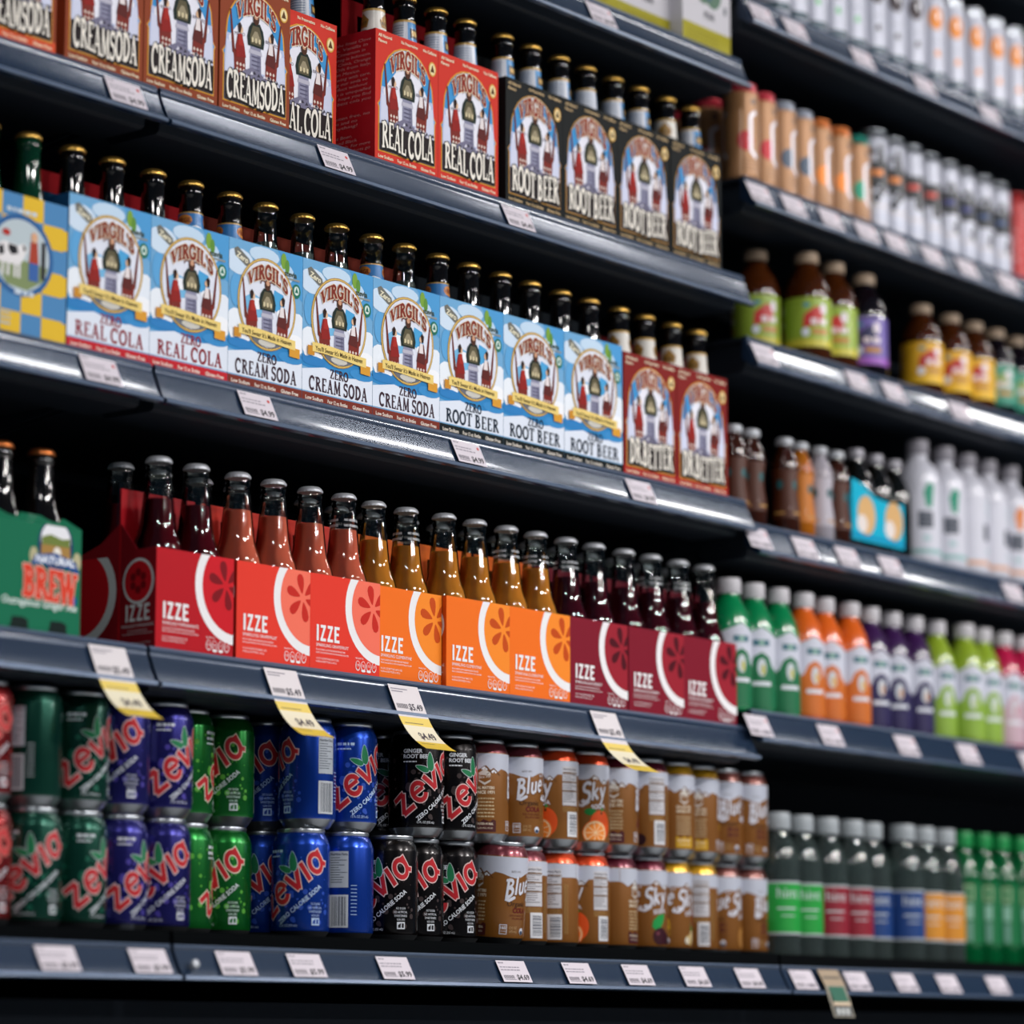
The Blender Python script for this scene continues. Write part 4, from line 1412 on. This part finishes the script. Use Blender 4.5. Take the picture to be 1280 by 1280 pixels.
_tags = {}
_tagn = {}
def put_tag(key, px, price, rail, red=True):
    rk, dr = RAILK.get(key, 1), RAILDROP.get(key, 0)
    kk = (price, rk, red)
    if kk not in _tags:
        me = tag_art(price, len(_tags), red).build('price_tag', TAGINK, tag_map(rk))
        _tags[kk] = me
    z = ZS[key] - dr
    x = x_at(px, YF[key] - .007, z - .007)
    o = obj('price_tag', _tags[kk], None, (x, YF[key], z))
    n = _tagn.get(rail, 0)
    _tagn[rail] = n + 1
    return tag(o, 'white price tag, %s from the left on the rail %s' % (ORD[n], rail), 'price tag', 'shelf price tags')

put_tag('Z', 731, '$4.99', 'above the black root beer cartons')
for px, p in ((130, '$4.99'), (396, '$4.99'), (626, '$4.49')):
    put_tag('A', px, p, 'under the cream soda cartons')
for px, p in ((98, '$4.99'), (296, '$4.99'), (563, '$4.99'), (781, '$4.99')):
    put_tag('B', px, p, 'under the sky blue cartons')
for px, p in ((42, '$5.99'), (159, '$5.99'), (268, '$5.99'), (357, '$5.99'), (469, '$5.99'), (619, '$4.69'), (701, '$4.69'), (776, '$4.69'), (848, '$4.69'), (917, '$4.69')):
    put_tag('D', px, p, 'under the soda cans', False)
for px in (985, 1053, 1114, 1168, 1230):
    put_tag('R5', px, '', 'under the clear bottles', False)
for px in (933, 976, 1061, 1139, 1221):
    put_tag('R0', px, '', 'under the slim white cans')
for px in (931, 974, 1021, 1066, 1103, 1149, 1193, 1244):
    put_tag('R1', px, '', 'under the tan cans')
for px in (937, 1055, 1100, 1183):
    put_tag('R2', px, '', 'under the brown juice bottles')
for px in (929, 988, 1042, 1096, 1251):
    put_tag('R3', px, '', 'under the amber bottles')
for px in (929, 1020, 1116, 1194, 1272):
    put_tag('R4', px, '', 'under the white capped bottles')

# curled sale tags hanging from the fruit soda rail
def path_map(pts):
    L = [0]
    for (y0, z0), (y1, z1) in zip(pts, pts[1:]):
        L.append(L[-1] + math.hypot(y1 - y0, z1 - z0))
    def f(s, x, o):
        s = min(max(s, 0), L[-1] - 1e-7)
        i = max(k for k in range(len(L) - 1) if L[k] <= s + 1e-9)
        t = (s - L[i]) / (L[i + 1] - L[i])
        (y0, z0), (y1, z1) = pts[i], pts[i + 1]
        l = L[i + 1] - L[i]
        ny, nz = (z1 - z0) / l, -(y1 - y0) / l
        return ((x, y0 + t * (y1 - y0) + ny * o, z0 + t * (z1 - z0) + nz * o), (0, ny, nz))
    return f, L[-1]

def smooth_path(ctrl, n=14):
    out = []
    m = len(ctrl) - 1
    for i in range(n + 1):
        t = i / n
        p = [list(c) for c in ctrl]
        for r in range(m):
            for j in range(m - r):
                p[j] = [p[j][k] * (1 - t) + p[j + 1][k] * t for k in (0, 1)]
        out.append(tuple(p[0]))
    return out

def sale_tag(px, old, new, label, reach=1.):
    pts = [(-.0070, -.0055), (-.0145, -.022)] + smooth_path([(-.0215, -.037), (-.030, -.056), (-.044 * reach, -.076), (-.070 * reach, -.088)])
    f, L = path_map(pts)
    w = .056
    a = Art()
    a.rect('#d6cfd2', 0, 0, L * .42, w, 0)
    a.rect('#e2c65a', L * .42, 0, L * .54, w, 0)
    a.rect('#e4dcc0', L * .54, 0, L * .82, w, 0)
    a.rect('#d9bb3c', L * .82, 0, L, w, 0)
    for i in range(2):
        a.rect('#8a8490', .005 + i * .0035, .003, .0065 + i * .0035, .034 - i * .01, 1)
    g = lambda p: (p[1], p[0])
    def tx(s, x, v, h, wd, b=.03):
        a.text(s, '#3a3540', x, 0, h, 1, width=wd, bold=b, f=lambda p: (v - p[1], p[0]))
    tx(old, .026, .034, .0090, .026)
    for i in range(9):
        a.rect('#4a4650', .0265, .004 + i * .0023, .033, .0052 + i * .0023, 1)
    tx(new, .017, L * .76, .0125, .030)
    a.rect('#8a7a4a', L * .50, .006, L * .512, .040, 1)
    a.rect('#8a7a4a', L * .86, .006, L * .87, .030, 1)
    out = []                                # cut along the bend so that the sheet really curls
    k = .004
    for c, p, l in a.t:
        lo, hi = min(q[0] for q in p), max(q[0] for q in p)
        n0, n1 = math.floor(lo / k), math.floor(hi / k)
        for i in range(n0, n1 + 1):
            q = clip_poly(p, 0, i * k, False)
            if len(q) >= 3:
                q = clip_poly(q, 0, (i + 1) * k, True)
            if len(q) >= 3:
                out.append((c, q, l))
    a.t = out
    z = ZS['C']
    x = x_at(px, -.007, z - .006)
    o = obj('sale_tag', a.build('sale_tag', TAGINK, f), None, (x, 0, z))
    return tag(o, label, 'price tag', 'curled yellow sale tags')
sale_tag(110, '$5.49', '$4.49', 'curled yellow sale tag below the red pomegranate carton')
sale_tag(329, '$5.49', '$4.49', 'curled yellow sale tag below the left grapefruit carton')
sale_tag(484, '$5.49', '$4.49', 'curled yellow sale tag below the left clementine carton')
sale_tag(737, '$5.49', '$4.49', 'curled yellow sale tag below the left dark berry carton', 1.15)

# hanging talker and a push pin on the lowest rail
pts = [(-.010, -.004), (-.024, -.028), (-.033, -.048), (-.038, -.070)]
f, L = path_map(pts)
a = Art()
w_ = .052
a.rect('#a08c74', 0, 0, L * .36, w_, 0)
a.rect('#3c3a38', L * .16, .004, L * .20, w_ - .004, 1)
a.rect('#8c8678', L * .36, 0, L, w_, 0)
a.rect('#0e5a44', L * .38, .007, L * .70, w_ - .007, 1)
a.rect('#c9b49a', L * .70, .004, L * .77, w_ - .004, 1)
a.rect('#4a4c4c', L * .79, .004, L * .98, w_ - .004, 1)
for i in range(3):
    a.rect('#b9bcba', L * .82, .009 + i * .012, L * .95, .017 + i * .012, 2)
z = ZS['R5'] - .012
o = obj('shelf_talker', a.build('shelf_talker', TAGINK, f), None, (x_at(1021, -.055, z), YF['R5'], z))
tag(o, 'hanging shelf talker with a green square below the clear bottles', 'sign')
pin = thing('push_pin', 'round silver push pin on the lowest rail beside its seam', 'pin', (x_at(246, -.068, ZS['D'] - .032), YF['D'] - .018, ZS['D'] - .034))
m_ = lathe('head', [(.0042, 0), (.0055, .002), (.0048, .005), (.002, .0065), (.0, .0068)], silver, 18)
h_ = obj('head', m_, pin)
h_.rotation_euler = (math.radians(70), 0, 0)
h_ = obj('shaft', lathe('shaft', [(.0012, -.012), (.0012, .001)], silver, 10), pin)
h_.rotation_euler = (math.radians(70), 0, 0)

# ------------------------------------------------------------------ boxes on the topmost middle shelf
def top_box():
    t = thing('drink_box', '', 'box')
    W, D, Hh = .118, .13, .22
    obj('box_body', boxes('box_body', [(-W / 2, -D / 2, 0, W / 2, D / 2, Hh)], mat('box_board_white', '#c9c6cc', .55, spec=.2)), t)
    a = Art()
    a.rect('#c9c6cc', 0, 0, W, Hh, 0)
    a.rect('#a39a2c', 0, 0, W, .030, 1)
    for i in range(3):
        a.rect('#857c20', .012, .008 + i * .006, W - .03, .0092 + i * .006, 2)
    for x, y, r in ((.052, .088, .020), (.075, .086, .021), (.064, .108, .018)):
        a.ell('#5f7a68', x, y, r, r * 1.15, 2, 20)
    a.ell('#47607a', .066, .085, .006, .014, 3, 14)
    a.ell('#e9e6ec', .026, .095, .012, .022, 2, 16)
    a.text('PEAR', '#3c3c46', .066, .044, .011, 2, align='c', bold=.02, width=.026)
    a.rect('#5a6068', W - .016, .060, W - .010, .072, 2)
    obj('front_print', a.clip(0, 0, W, Hh).build('front_print', PAPER, on_front(W, D)), t)
    return t
TB = Stock(top_box)
zz = ZS['Z']
lim = 9.
for (r, Y, lb) in ((913, .0, 'white and yellow drink box at the end of the topmost shelf'), (855, .022, 'white and yellow drink box set back on the topmost shelf'), (790, .022, 'leftmost white and yellow drink box, cut by the top edge')):
    x = min(x_at(r, Y, zz) - .059, lim - .0595)
    lim = x - .059
    TB.put((x, Y + .065, zz), 0, lb, 'white and yellow drink boxes')

# ------------------------------------------------------------------ right bay
def simple(name, cat, parts, label_art=None, lr=None, linkm=None, taper=None):
    """parts: (part name, profile, material, segments)"""
    def mk():
        t = thing(name, '', cat)
        for pn, prof, m, sg in parts:
            obj(pn, lathe(pn, prof, m, sg), t)
        if label_art:
            la = label_art()
            if taper:                            # cut into height bands so that the label follows the waist
                la.t = [(c, q, l) for c, p, l in la.t for k in range(30)
                        for q in [clip_poly(p, 1, k * .006, False)] if len(q) >= 3 for q in [clip_poly(q, 1, (k + 1) * .006, True)] if len(q) >= 3]
            obj('label', la.build('label', linkm or FILM, on_cyl(lr, taper), strip=.006, step=.0001), t)
        return t
    return Stock(mk)

def place(items, key, group):
    """items: (stock, pixel column of the axis, base setback, radius, facing degrees, label); setback grows until nothing overlaps"""
    done = []
    z = ZS[key]
    for (st, px, back, r, phi, lb) in items:
        y = r + .004 + back
        for it in range(60):
            x = x_at(px, y, z + .08)
            if all(math.hypot(x - ox, y - oy) > r + rr + .0004 for ox, oy, rr in done) and x - r > Xs1 + .004 - .3:
                break
            y += .003
        done.append((x, y, r))
        st.put((x, y, z + .0003), CAMPHI - math.radians(phi), lb, group)

def sleek(r, h, bodym, shm, lidm=alu):
    return [('base_rim', [(r * .7, 0), (r * .8, .0006), (r * .97, .007)], alu, 24), ('body', [(r * .97, .007), (r, .010), (r, h - .016), (r * .97, h - .013)], bodym, 28),
            ('shoulder', [(r * .97, h - .013), (r * .87, h - .004)], shm, 28), ('lid', [(r * .87, h - .004), (r * .9, h - .003), (r * .9, h), (r * .86, h), (r * .82, h - .003), (r * .2, h - .003)], lidm, 28)]

white_l = mat('white_lacquer', '#b9bbc8', .4, .05, coat=.1)
RS = .0265
def white_art(c):
    def mk():
        a = Art()
        P = math.pi * RS
        a.rect('#b9bbc8', -P + .0003, .0105, P - .0003, .140, 0)
        a.rect('#2c4450', -P + .0003, .0115, P - .0003, .0225, 1)
        for u in (-.03, .03):
            a.ell(c, u, .112, .013, .019, 2, 18)
            a.ell('#e9e9ee', u + .003, .116, .003, .006, 3, 10)
            a.poly(c, [(u - .004, .050), (u + .006, .048), (u + .004, .060), (u - .002, .058)], 2)
            a.rect('#9a9ca6', u - .008, .072, u + .008, .074, 2)
        return a
    return mk
WC_ = {c: simple('slim_can', 'can', sleek(RS, .163, white_l, alu), white_art(h), RS, CANINK) for c, h in (('red', '#b8606a'), ('green', '#6fb07c'), ('black', '#3a3034'), ('orange', '#d98432'))}
cols = ['red', 'red', 'green', 'green', 'green', 'black', 'black', 'black', 'orange', 'orange', 'orange', 'orange', 'orange']
pxs = [965, 988, 1012, 1037, 1061, 1087, 1111, 1136, 1161, 1186, 1212, 1238, 1262]
cc = {}
its = []
for c, p in zip(cols, pxs):
    i = cc.get(c, 0)
    cc[c] = i + 1
    its.append((WC_[c], p, 0, RS, -86, '%s slim white can with %s print, from the left' % (ORD[i], c)))
place(its, 'R0', 'slim white cans')

tan = mat('tan_can_lacquer', '#a5774f', .42, .2, coat=.1)
def tan_art(c):
    def mk():
        a = Art()
        P = math.pi * RS
        a.rect('#a5774f', -P + .0003, .0105, P - .0003, .133, 0)
        for u in (-.050, .0, .050):
            a.ell(c, u - .004, .062, .0125, .0150, 1, 20)
            for (x0, y0, x1, y1) in ((0, .048, 0, .100), (0, .100, .011, .107), (0, .048, .011, .038)):
                a.line('#dcdae4', u + x0 + .004, y0, u + x1 + .004, y1, .0060, 2)
            a.ell('#5a4a44', u + .010, .122, .0055, .0045, 1, 12)
            for i in range(4):
                a.rect('#7a5638', u - .008, .018 + i * .005, u + .014, .0196 + i * .005, 1)
        return a
    return mk
def shm(h):
    return mat('can_top_' + h.lstrip('#'), h, .3, .5, coat=.2)
TN = {n: simple('tall_can', 'can', sleek(RS, .150, tan, shm(h), shm(h)), tan_art(c), RS, CANINK) for n, h, c in
      (('red', '#b02a3a', '#b01a26'), ('silver', '#8d93a0', '#3c4a5c'), ('orange', '#d97a3a', '#e2822a'), ('teal', '#1f8a78', '#118a6a'))}
its = [(TN['red'], 926, .0, RS, -20, 'tan can with red top, front one nearest the middle bay'), (TN['red'], 949, .0, RS, -34, 'tan can with red top beside a silver topped can')]
for i, (k, p) in enumerate((('silver', 974), ('silver', 997), ('orange', 1019), ('orange', 1044), ('teal', 1067))):
    lb = {0: 'left tan can with silver top', 1: 'right tan can with silver top', 2: 'left tan can with orange top', 3: 'right tan can with orange top', 4: 'tan can with teal top beside the spotted cans'}[i]
    its.append((TN[k], p, 0, RS, -36 + 2 * i, lb))
spot = {}
def cow_art(c, seed):
    def mk():
        a = Art()
        rnd = random.Random(seed)
        P = math.pi * RS
        a.rect('#b9bbc8', -P + .0003, .0105, P - .0003, .157, 0)
        for i in range(34):
            u, v = rnd.uniform(-P + .010, P - .010), rnd.uniform(.058, .142)
            n = 9
            rx, ry = rnd.uniform(.005, .010), rnd.uniform(.006, .013)
            a.poly('#12181e', [(u + rx * math.cos(2 * math.pi * j / n) * rnd.uniform(.6, 1.1), v + ry * math.sin(2 * math.pi * j / n) * rnd.uniform(.6, 1.1)) for j in range(n)], 1)
        a.rect('#12181e', -P + .0003, .084, P - .0003, .122, 2)
        for u in (-.058, -.022, .014, .050):
            a.bars(c, u, .099, .026, .009, 3)
        a.rect('#c9b4a4', -P + .0003, .0500, P - .0003, .0515, 2)
        for i in range(10):
            a.rect('#a9b0c4', -.06 + i * .012, .03, -.052 + i * .012, .036, 1)
        return a
    return mk
for n, c in (('orange', '#c8742c'), ('red', '#b03a2c'), ('navy', '#232a66'), ('blue', '#1c3a66')):
    spot[n] = simple('tall_can', 'can', sleek(RS, .174, white_l, alu), cow_art(c, len(n)), RS, CANINK)
sq = [('orange', 1090), ('orange', 1112), ('red', 1135), ('red', 1157), ('navy', 1180), ('navy', 1201), ('blue', 1223), ('blue', 1244)]
for i, (k, p) in enumerate(sq):
    its.append((spot[k], p, 0, RS, -40, '%s white can with black spots and %s lettering' % (('left', 'right')[i % 2], k)))
red_l = mat('red_lacquer', '#a82424', .35, .3, coat=.2)
def red_art():
    a = Art()
    a.rect('#a82424', -math.pi * RS + .0003, .0105, math.pi * RS - .0003, .150, 0)
    for u in (-.03, .02):
        for i in range(4):
            a.bars('#c87a7a', u, .05 + i * .016, .022, .006, 1, i)
    return a
RD = simple('tall_can', 'can', sleek(RS, .168, red_l, red_l, red_l), red_art, RS, CANINK)
its += [(RD, 1266, 0, RS, -30, 'left bright red can at the right edge'), (RD, 1286, 0, RS, -30, 'right bright red can, cut by the right edge')]
place(its, 'R1', 'tall cans on the second right shelf')
# tan cans standing deeper, seen past the end of the middle bay
z1 = ZS['R1']
for i, (p, Y) in enumerate(((884, .115), (846, .19))):
    TN['red'].put((max(x_at(p, Y, z1 + .14), Xs1 + .05), Y, z1 + .0003), CAMPHI, ('red topped can standing behind the front tan cans', 'red topped can deepest behind the tan cans')[i], 'tall cans on the second right shelf')

# juice bottles
def jug(r, h, bodym, capm):
    return [('body', [(r * .9, 0), (r, .006), (r, h * .60), (r * .96, h * .66), (r * .82, h * .745), (r * .58, h * .82), (r * .46, h * .86), (r * .44, h * .91)], bodym, 30),
            ('cap', [(r * .48, h * .905), (r * .50, h * .91), (r * .50, h * .985), (r * .46, h), (r * .2, h)], capm, 24)]
juice_m = mat('amber_juice_bottle', '#4a2208', .1, 0, .6, trans=.25, ior=1.3, coat=.6)
dark_j = mat('dark_juice_bottle', '#120a10', .1, 0, .6, coat=.6)
beige_cap = mat('cap_beige', '#a08a74', .5)
def juice_art(r, h, bg, bg2, c2):
    def mk():
        a = Art()
        P = math.pi * r - .0003
        z0, z1 = h * .13, h * .57
        a.rect(bg, -P, z0, P, z1, 0)
        a.rect(bg2, -P, z0, P, z0 + h * .07, 1)
        for u in (-.085, -.010, .065):
            a.poly(c2, [(u - .016, z0 + h * .17), (u + .012, z0 + h * .20), (u + .020, z0 + h * .33), (u + .004, z0 + h * .36), (u - .014, z0 + h * .28)], 2)
            a.ell('#e6d9e2', u + .017, z0 + h * .34, .006, .009, 3, 12)
            a.bars('#e6d6da', u - .004, z0 + h * .20, .030, .0085, 4)
            a.rect('#b9802c', u - .002, z0 + h * .11, u + .024, z0 + h * .16, 3)
            a.ell('#dfe3ee', u - .012, z0 + h * .13, .006, .0065, 4, 12)
            a.ell('#3c8aa0', u - .010, z0 + h * .37, .006, .003, 2, 10)
        return a
    return mk
J = {
    'green': simple('juice_bottle', 'bottle', jug(.036, .172, juice_m, beige_cap), juice_art(.0362, .172, '#93ac3a', '#c6bc3e', '#c22420'), .0362),
    'purple': simple('juice_bottle', 'bottle', jug(.036, .168, dark_j, beige_cap), juice_art(.0362, .168, '#6a5aa4', '#9a58b8', '#2a2a56'), .0362),
    'yellow': simple('juice_bottle', 'bottle', jug(.0335, .150, juice_m, beige_cap), juice_art(.0337, .150, '#e2ac24', '#e8b820', '#b8201c'), .0337),
    'teal': simple('juice_bottle', 'bottle', jug(.0335, .150, dark_j, beige_cap), juice_art(.0337, .150, '#4a9a80', '#12806a', '#8aa05a'), .0337),
}
its = [(J['green'], 945, .05, .036, -30, 'juice bottle with green label, set back by the bay end'), (J['green'], 1009, 0, .036, -25, 'juice bottle with green label, front one'),
       (J['green'], 1042, 0, .036, -10, 'juice bottle with green label beside the purple one'), (J['purple'], 1080, 0, .036, -15, 'dark juice bottle with purple label')]
for i, p in enumerate((1152, 1188, 1217)):
    its.append((J['yellow'], p, 0, .0335, -28 + 8 * i, '%s juice bottle with yellow label' % ('left', 'middle', 'right')[i]))
for i, p in enumerate((1244, 1270)):
    its.append((J['teal'], p, 0, .0335, -20, '%s juice bottle with teal label' % ('left', 'right')[i]))
place(its, 'R2', 'juice bottles')

# amber shot bottles, dark bottles in a cyan sleeve, white bottles
def shot(r, h, m, capm):
    return [('body', [(r * .9, 0), (r, .004), (r, h * .26), (r * .86, h * .40), (r * .82, h * .50), (r * .92, h * .62), (r * .98, h * .70), (r * .8, h * .80), (r * .5, h * .88), (r * .48, h * .93)], m, 26),
            ('cap', [(r * .62, h * .92), (r * .64, h * .93), (r * .62, h * .985), (r * .5, h)], capm, 22)]
brown_b = mat('brown_shot_bottle', '#3a1808', .08, 0, .7, trans=.2, coat=.6)
amber_b = mat('amber_shot_bottle', '#b86a18', .08, 0, .7, trans=.25, ior=1.25, coat=.6)
clear_b = mat('clear_shot_bottle', '#a9a4ae', .08, 0, .7, trans=.2, ior=1.25, coat=.6)
def shot_art(base):
    def mk():
        a = Art()
        P = math.pi * .0205 - .0002
        a.rect(base, -P, .024, P, .096, 0)
        for u in (-.042, -.014, .014, .042):
            a.ell('#20585c', u, .074, .0060, .0070, 1, 12)
            a.rect('#b98a4a', u - .007, .030, u + .008, .033, 1)
        return a
    return mk
SH = {}
for n, m, b in (('brown', brown_b, '#4a200c'), ('amber', amber_b, '#c0701c'), ('clear', clear_b, '#b4aeb8')):
    pr_ = shot(.0215, .145, m, silver)[0][1]
    SH[n] = simple('shot_bottle', 'bottle', shot(.0215, .145, m, silver), shot_art(b), .0205, taper=lambda v, pr_=pr_: neck_r(pr_, v) + .0002)
its = []
for k, p, lb in (('brown', 917, 'left brown waisted shot bottle with silver cap'), ('brown', 939, 'right brown waisted shot bottle with silver cap'), ('brown', 981, 'brown shot bottle beside the amber one'),
                 ('amber', 1000, 'golden amber waisted shot bottle'), ('clear', 1024, 'pale clear waisted shot bottle'), ('brown', 1045, 'brown shot bottle beside the cyan sleeve')):
    its.append((SH[k], p, .0, .0215, -10, lb))
dkb = mat('dark_glass_bottle', '#0e0c08', .08, 0, .7, coat=.6)
grey_cap = mat('cap_grey', '#86838c', .45)
pale_cap = mat('cap_pale_silver', '#9c9aa2', .4, .3)
DB = simple('dark_bottle', 'bottle', jug(.0275, .160, dkb, pale_cap))
for i, p in enumerate((1070, 1094, 1117)):
    its.append((DB, p, .006, .0275, 0, '%s dark bottle in the cyan sleeve' % ('left', 'middle', 'right')[i]))
white_b = mat('white_plastic_bottle', '#cfcfda', .3, coat=.3)
def white_bottle(r, h):
    return [('body', [(r * .92, 0), (r, .005), (r, h * .62), (r * .985, h * .66), (r * .93, h * .73), (r * .78, h * .79), (r * .52, h * .835), (r * .46, h * .85), (r * .45, h * .89)], white_b, 30),
            ('cap', [(r * .52, h * .885), (r * .53, h * .89), (r * .53, h * .985), (r * .5, h)], grey_cap, 24)]
def wb_art(c):
    def mk():
        a = Art()
        P = math.pi * .034 - .0003
        a.rect('#cfcfda', -P, .012, P, .131, 0)
        for u in (-.070, .0, .070):
            a.poly(c, [(u + .000, .092), (u + .010, .090), (u + .015, .126), (u + .004, .130), (u - .004, .116)], 1)
            a.rect('#454a56', u - .013, .058, u + .012, .084, 1)
            for i in range(3):
                a.rect('#6a6e7a', u - .010, .062 + i * .008, u + .009, .0645 + i * .008, 2)
            a.rect('#a9c4c8', u - .006, .038, u + .007, .046, 1)
        a.rect('#8ab4b4' if c == '#108a6c' else '#d8a484', -P, .018, P, .025, 1)
        return a
    return mk
WB_ = {n: simple('white_bottle', 'bottle', white_bottle(.034, .200), wb_art(c), .0342) for n, c in (('green', '#108a6c'), ('blue', '#b9d0d6'), ('orange', '#d97a2a'))}
for k, p, lb in (('green', 1148, 'white bottle with green leaf print beside the cyan sleeve'), ('green', 1180, 'white bottle with green leaf print, second one'), ('blue', 1208, 'left white bottle with pale print'),
                 ('blue', 1234, 'right white bottle with pale print'), ('orange', 1262, 'white bottle with orange print')):
    its.append((WB_[k], p, 0, .034, -14 if k != 'blue' else 50, lb))
place(its, 'R3', 'bottles on the fourth right shelf')
# cyan sleeve
z3 = ZS['R3']
xa, xb = x_at(1066, .006, z3), x_at(1131, .006, z3)
sl = thing('bottle_sleeve', 'cyan cardboard sleeve around the dark bottles', 'sleeve', ((xa + xb) / 2, .006, z3 + .014))
W = xb - xa
a = Art()
prof = [(0, 0), (W, 0), (W, .070), (W * .8, .066), (W * .45, .070), (W * .2, .086), (0, .092)]
a.poly('#15a9c8', prof, 0)
for u in (.27, .80):
    a.ell('#d2a872', W * u, .040, W * .17, .030, 1, 20)
    a.ell('#e0d6d2', W * u - .012, .026, W * .10, .014, 2, 16)
a.poly('#0e86b4', [(0, .004), (W, .004), (W, .009), (0, .010)], 1)
a.clip(0, 0, W, .1)
vs_ = [(x - W / 2, 0, z_) for x, z_ in prof] + [(x - W / 2, .0012, z_) for x, z_ in prof]
n = len(prof)
cy = mat('cyan_board', '#15a9c8', .5, spec=.2)
obj('sleeve_front', mesh('sleeve_front', vs_, [tuple(range(n)), tuple(reversed(range(n, 2 * n)))] + [(i, n + i, n + (i + 1) % n, (i + 1) % n) for i in range(n)], cy), sl)
obj('sleeve_side', boxes('sleeve_side', [(-W / 2, .0012, 0, -W / 2 + .0012, .066, .070), (W / 2 - .0012, .0012, 0, W / 2, .066, .066)], cy), sl)
obj('front_print', a.build('front_print', PAPER, lambda u, v, o: ((u - W / 2, -o, v), (0, -1, 0))), sl)

# white capped colour juice bottles
def pet(r, h, m, capm):
    return [('body', [(r * .9, 0), (r, .005), (r, h * .62), (r * .97, h * .66), (r * .84, h * .74), (r * .62, h * .82), (r * .48, h * .86), (r * .46, h * .89)], m, 30),
            ('cap', [(r * .54, h * .885), (r * .56, h * .89), (r * .56, h * .985), (r * .52, h)], capm, 24)]
white_cap = mat('cap_white', '#c6c3c8', .45)
def pet_art(c, c2):
    def mk():
        a = Art()
        r = .0312
        P = math.pi * r - .0003
        a.rect('#c9cbd8', -P, .058, P, .112, 0)
        n = 3
        for i in range(n):
            u = -P + 2 * P * (i + .5) / n
            h = P / n
            a.poly('#c9cbd8', [(u - h, .110), (u + h, .110), (u + h * .4, .118), (u, .124), (u - h * .4, .118)], 1)
            a.poly(c, [(u - h * .98, .060), (u - h * .98, .030), (u + h * .98, .030), (u + h * .98, .060), (u + h * .55, .068), (u + h * .35, .082), (u, .088), (u - h * .35, .082), (u - h * .55, .068)], 2)
            a.rect('#3c6a78', u - .013, .097, u + .013, .106, 1)
            a.rect('#8ab0a0', u - .004, .098, u + .004, .105, 2)
            a.ell('#c6ccd2', u, .066, .007, .013, 3, 14)
            a.ell(c2, u + .002, .063, .003, .008, 4, 10)
            a.rect('#d5d8e0', u - .015, .040, u + .015, .046, 3)
        a.rect(c, -P, .008, P, .032, 3)
        return a
    return mk
PT = {}
for n, c, b, c2 in (('green', '#0c6a40', '#06804a', '#b9b43c'), ('orange', '#c8681f', '#e0641c', '#d8a83c'), ('purple', '#241a4c', '#3a1a4c', '#c08a5c'), ('lime', '#86a83a', '#8ea82c', '#b8c878'), ('pink', '#c2a4b0', '#b81a48', '#c05a6c')):
    PT[n] = simple('juice_bottle', 'bottle', pet(.031, .190, mat('pet_' + n, b, .18, 0, .5, coat=.5), white_cap), pet_art(c, c2), .0312)
its = []
cc = {}
names = ('green',) * 3 + ('orange',) * 3 + ('purple',) * 3 + ('lime',) * 3 + ('pink',) * 2
pp = (912, 942, 973, 1004, 1030, 1062, 1087, 1114, 1142, 1170, 1206, 1228, 1254, 1278)
for k, p in zip(names, pp):
    i = cc.get(k, 0)
    cc[k] = i + 1
    its.append((PT[k], p, .0, .031, -30 + 12 * (i % 2), '%s %s juice bottle with white cap' % (('left', 'middle', 'right')[i] if k != 'pink' else ('left', 'right')[i], k)))
place(its, 'R4', 'white capped juice bottles')

# clear water bottles and green bottles on the lowest right shelf
clear_p = glass('clear_plastic_bottle', '#b4cac6', .065)
white_c2 = mat('cap_frosted', '#a4abb0', .4)
def water(r, h):
    return [('body', [(r * .86, 0), (r * .97, .004), (r, .012), (r * .96, .022), (r, .032), (r, h * .55), (r * .95, h * .60), (r * .98, h * .64), (r * .90, h * .72), (r * .70, h * .80), (r * .50, h * .86), (r * .48, h * .90)], clear_p, 30),
            ('cap', [(r * .60, h * .885), (r * .62, h * .89), (r * .62, h * .985), (r * .58, h)], white_c2, 24)]
def water_art(c):
    def mk():
        a = Art()
        r = .0327
        P = math.pi * r - .0003
        a.rect('#b9c0c4', -P * .9, .036, P * .9, .112, 0)
        a.rect(c, -P * .87, .039, P * .87, .109, 1)
        for u in (-.062, -.012, .038):
            a.text('hint', '#c9d0d4', u, .088, .016, 2, width=.034)
            a.rect('#c0c8cc', u, .072, u + .030, .0745, 2)
            a.rect('#c0c8cc', u + .006, .062, u + .028, .0635, 2)
        return a
    return mk
WT = {n: simple('water_bottle', 'bottle', water(.0325, .212), water_art(c), .0327) for n, c in (('green', '#1a9a3a'), ('red', '#8c1a2c'), ('blue', '#163c7a'), ('orange', '#d08a2a'))}
its = []
cc = {}
for k, p, b in (('green', 972, .03), ('green', 1001, 0), ('red', 1033, 0), ('red', 1064, 0), ('blue', 1088, .012), ('blue', 1129, 0), ('orange', 1154, 0), ('orange', 1180, 0)):
    i = cc.get(k, 0)
    cc[k] = i + 1
    its.append((WT[k], p, b, .0325, -15, '%s clear water bottle with %s label' % (('left', 'right')[i], k)))
gp = mat('green_plastic_bottle', '#0a6a3a', .1, 0, .6, trans=.35, ior=1.2, coat=.5)
gcap = mat('cap_green', '#0c8a44', .4)
def gb_art():
    a = Art()
    a.rect('#0a6a3a', -math.pi * .0286 + .0003, .036, math.pi * .0286 - .0003, .1305, 0)
    for u in (-.055, -.005, .045):
        a.rect('#9ab08a', u - .008, .104, u + .008, .128, 1)
        a.rect('#2a7a4a', u - .005, .107, u + .005, .125, 2)
        a.rect('#8ab8a4', u - .006, .074, u + .006, .098, 1)
        a.rect('#6a9a88', u - .005, .040, u + .005, .070, 1)
    return a
GB = simple('green_bottle', 'bottle', pet(.0285, .212, gp, gcap), gb_art, .0286)
for i, p in enumerate((1205, 1229, 1252, 1276)):
    its.append((GB, p, 0, .0285, -20, '%s green sparkling water bottle from the left' % ORD[i]))
place(its, 'R5', 'bottles on the lowest right shelf')
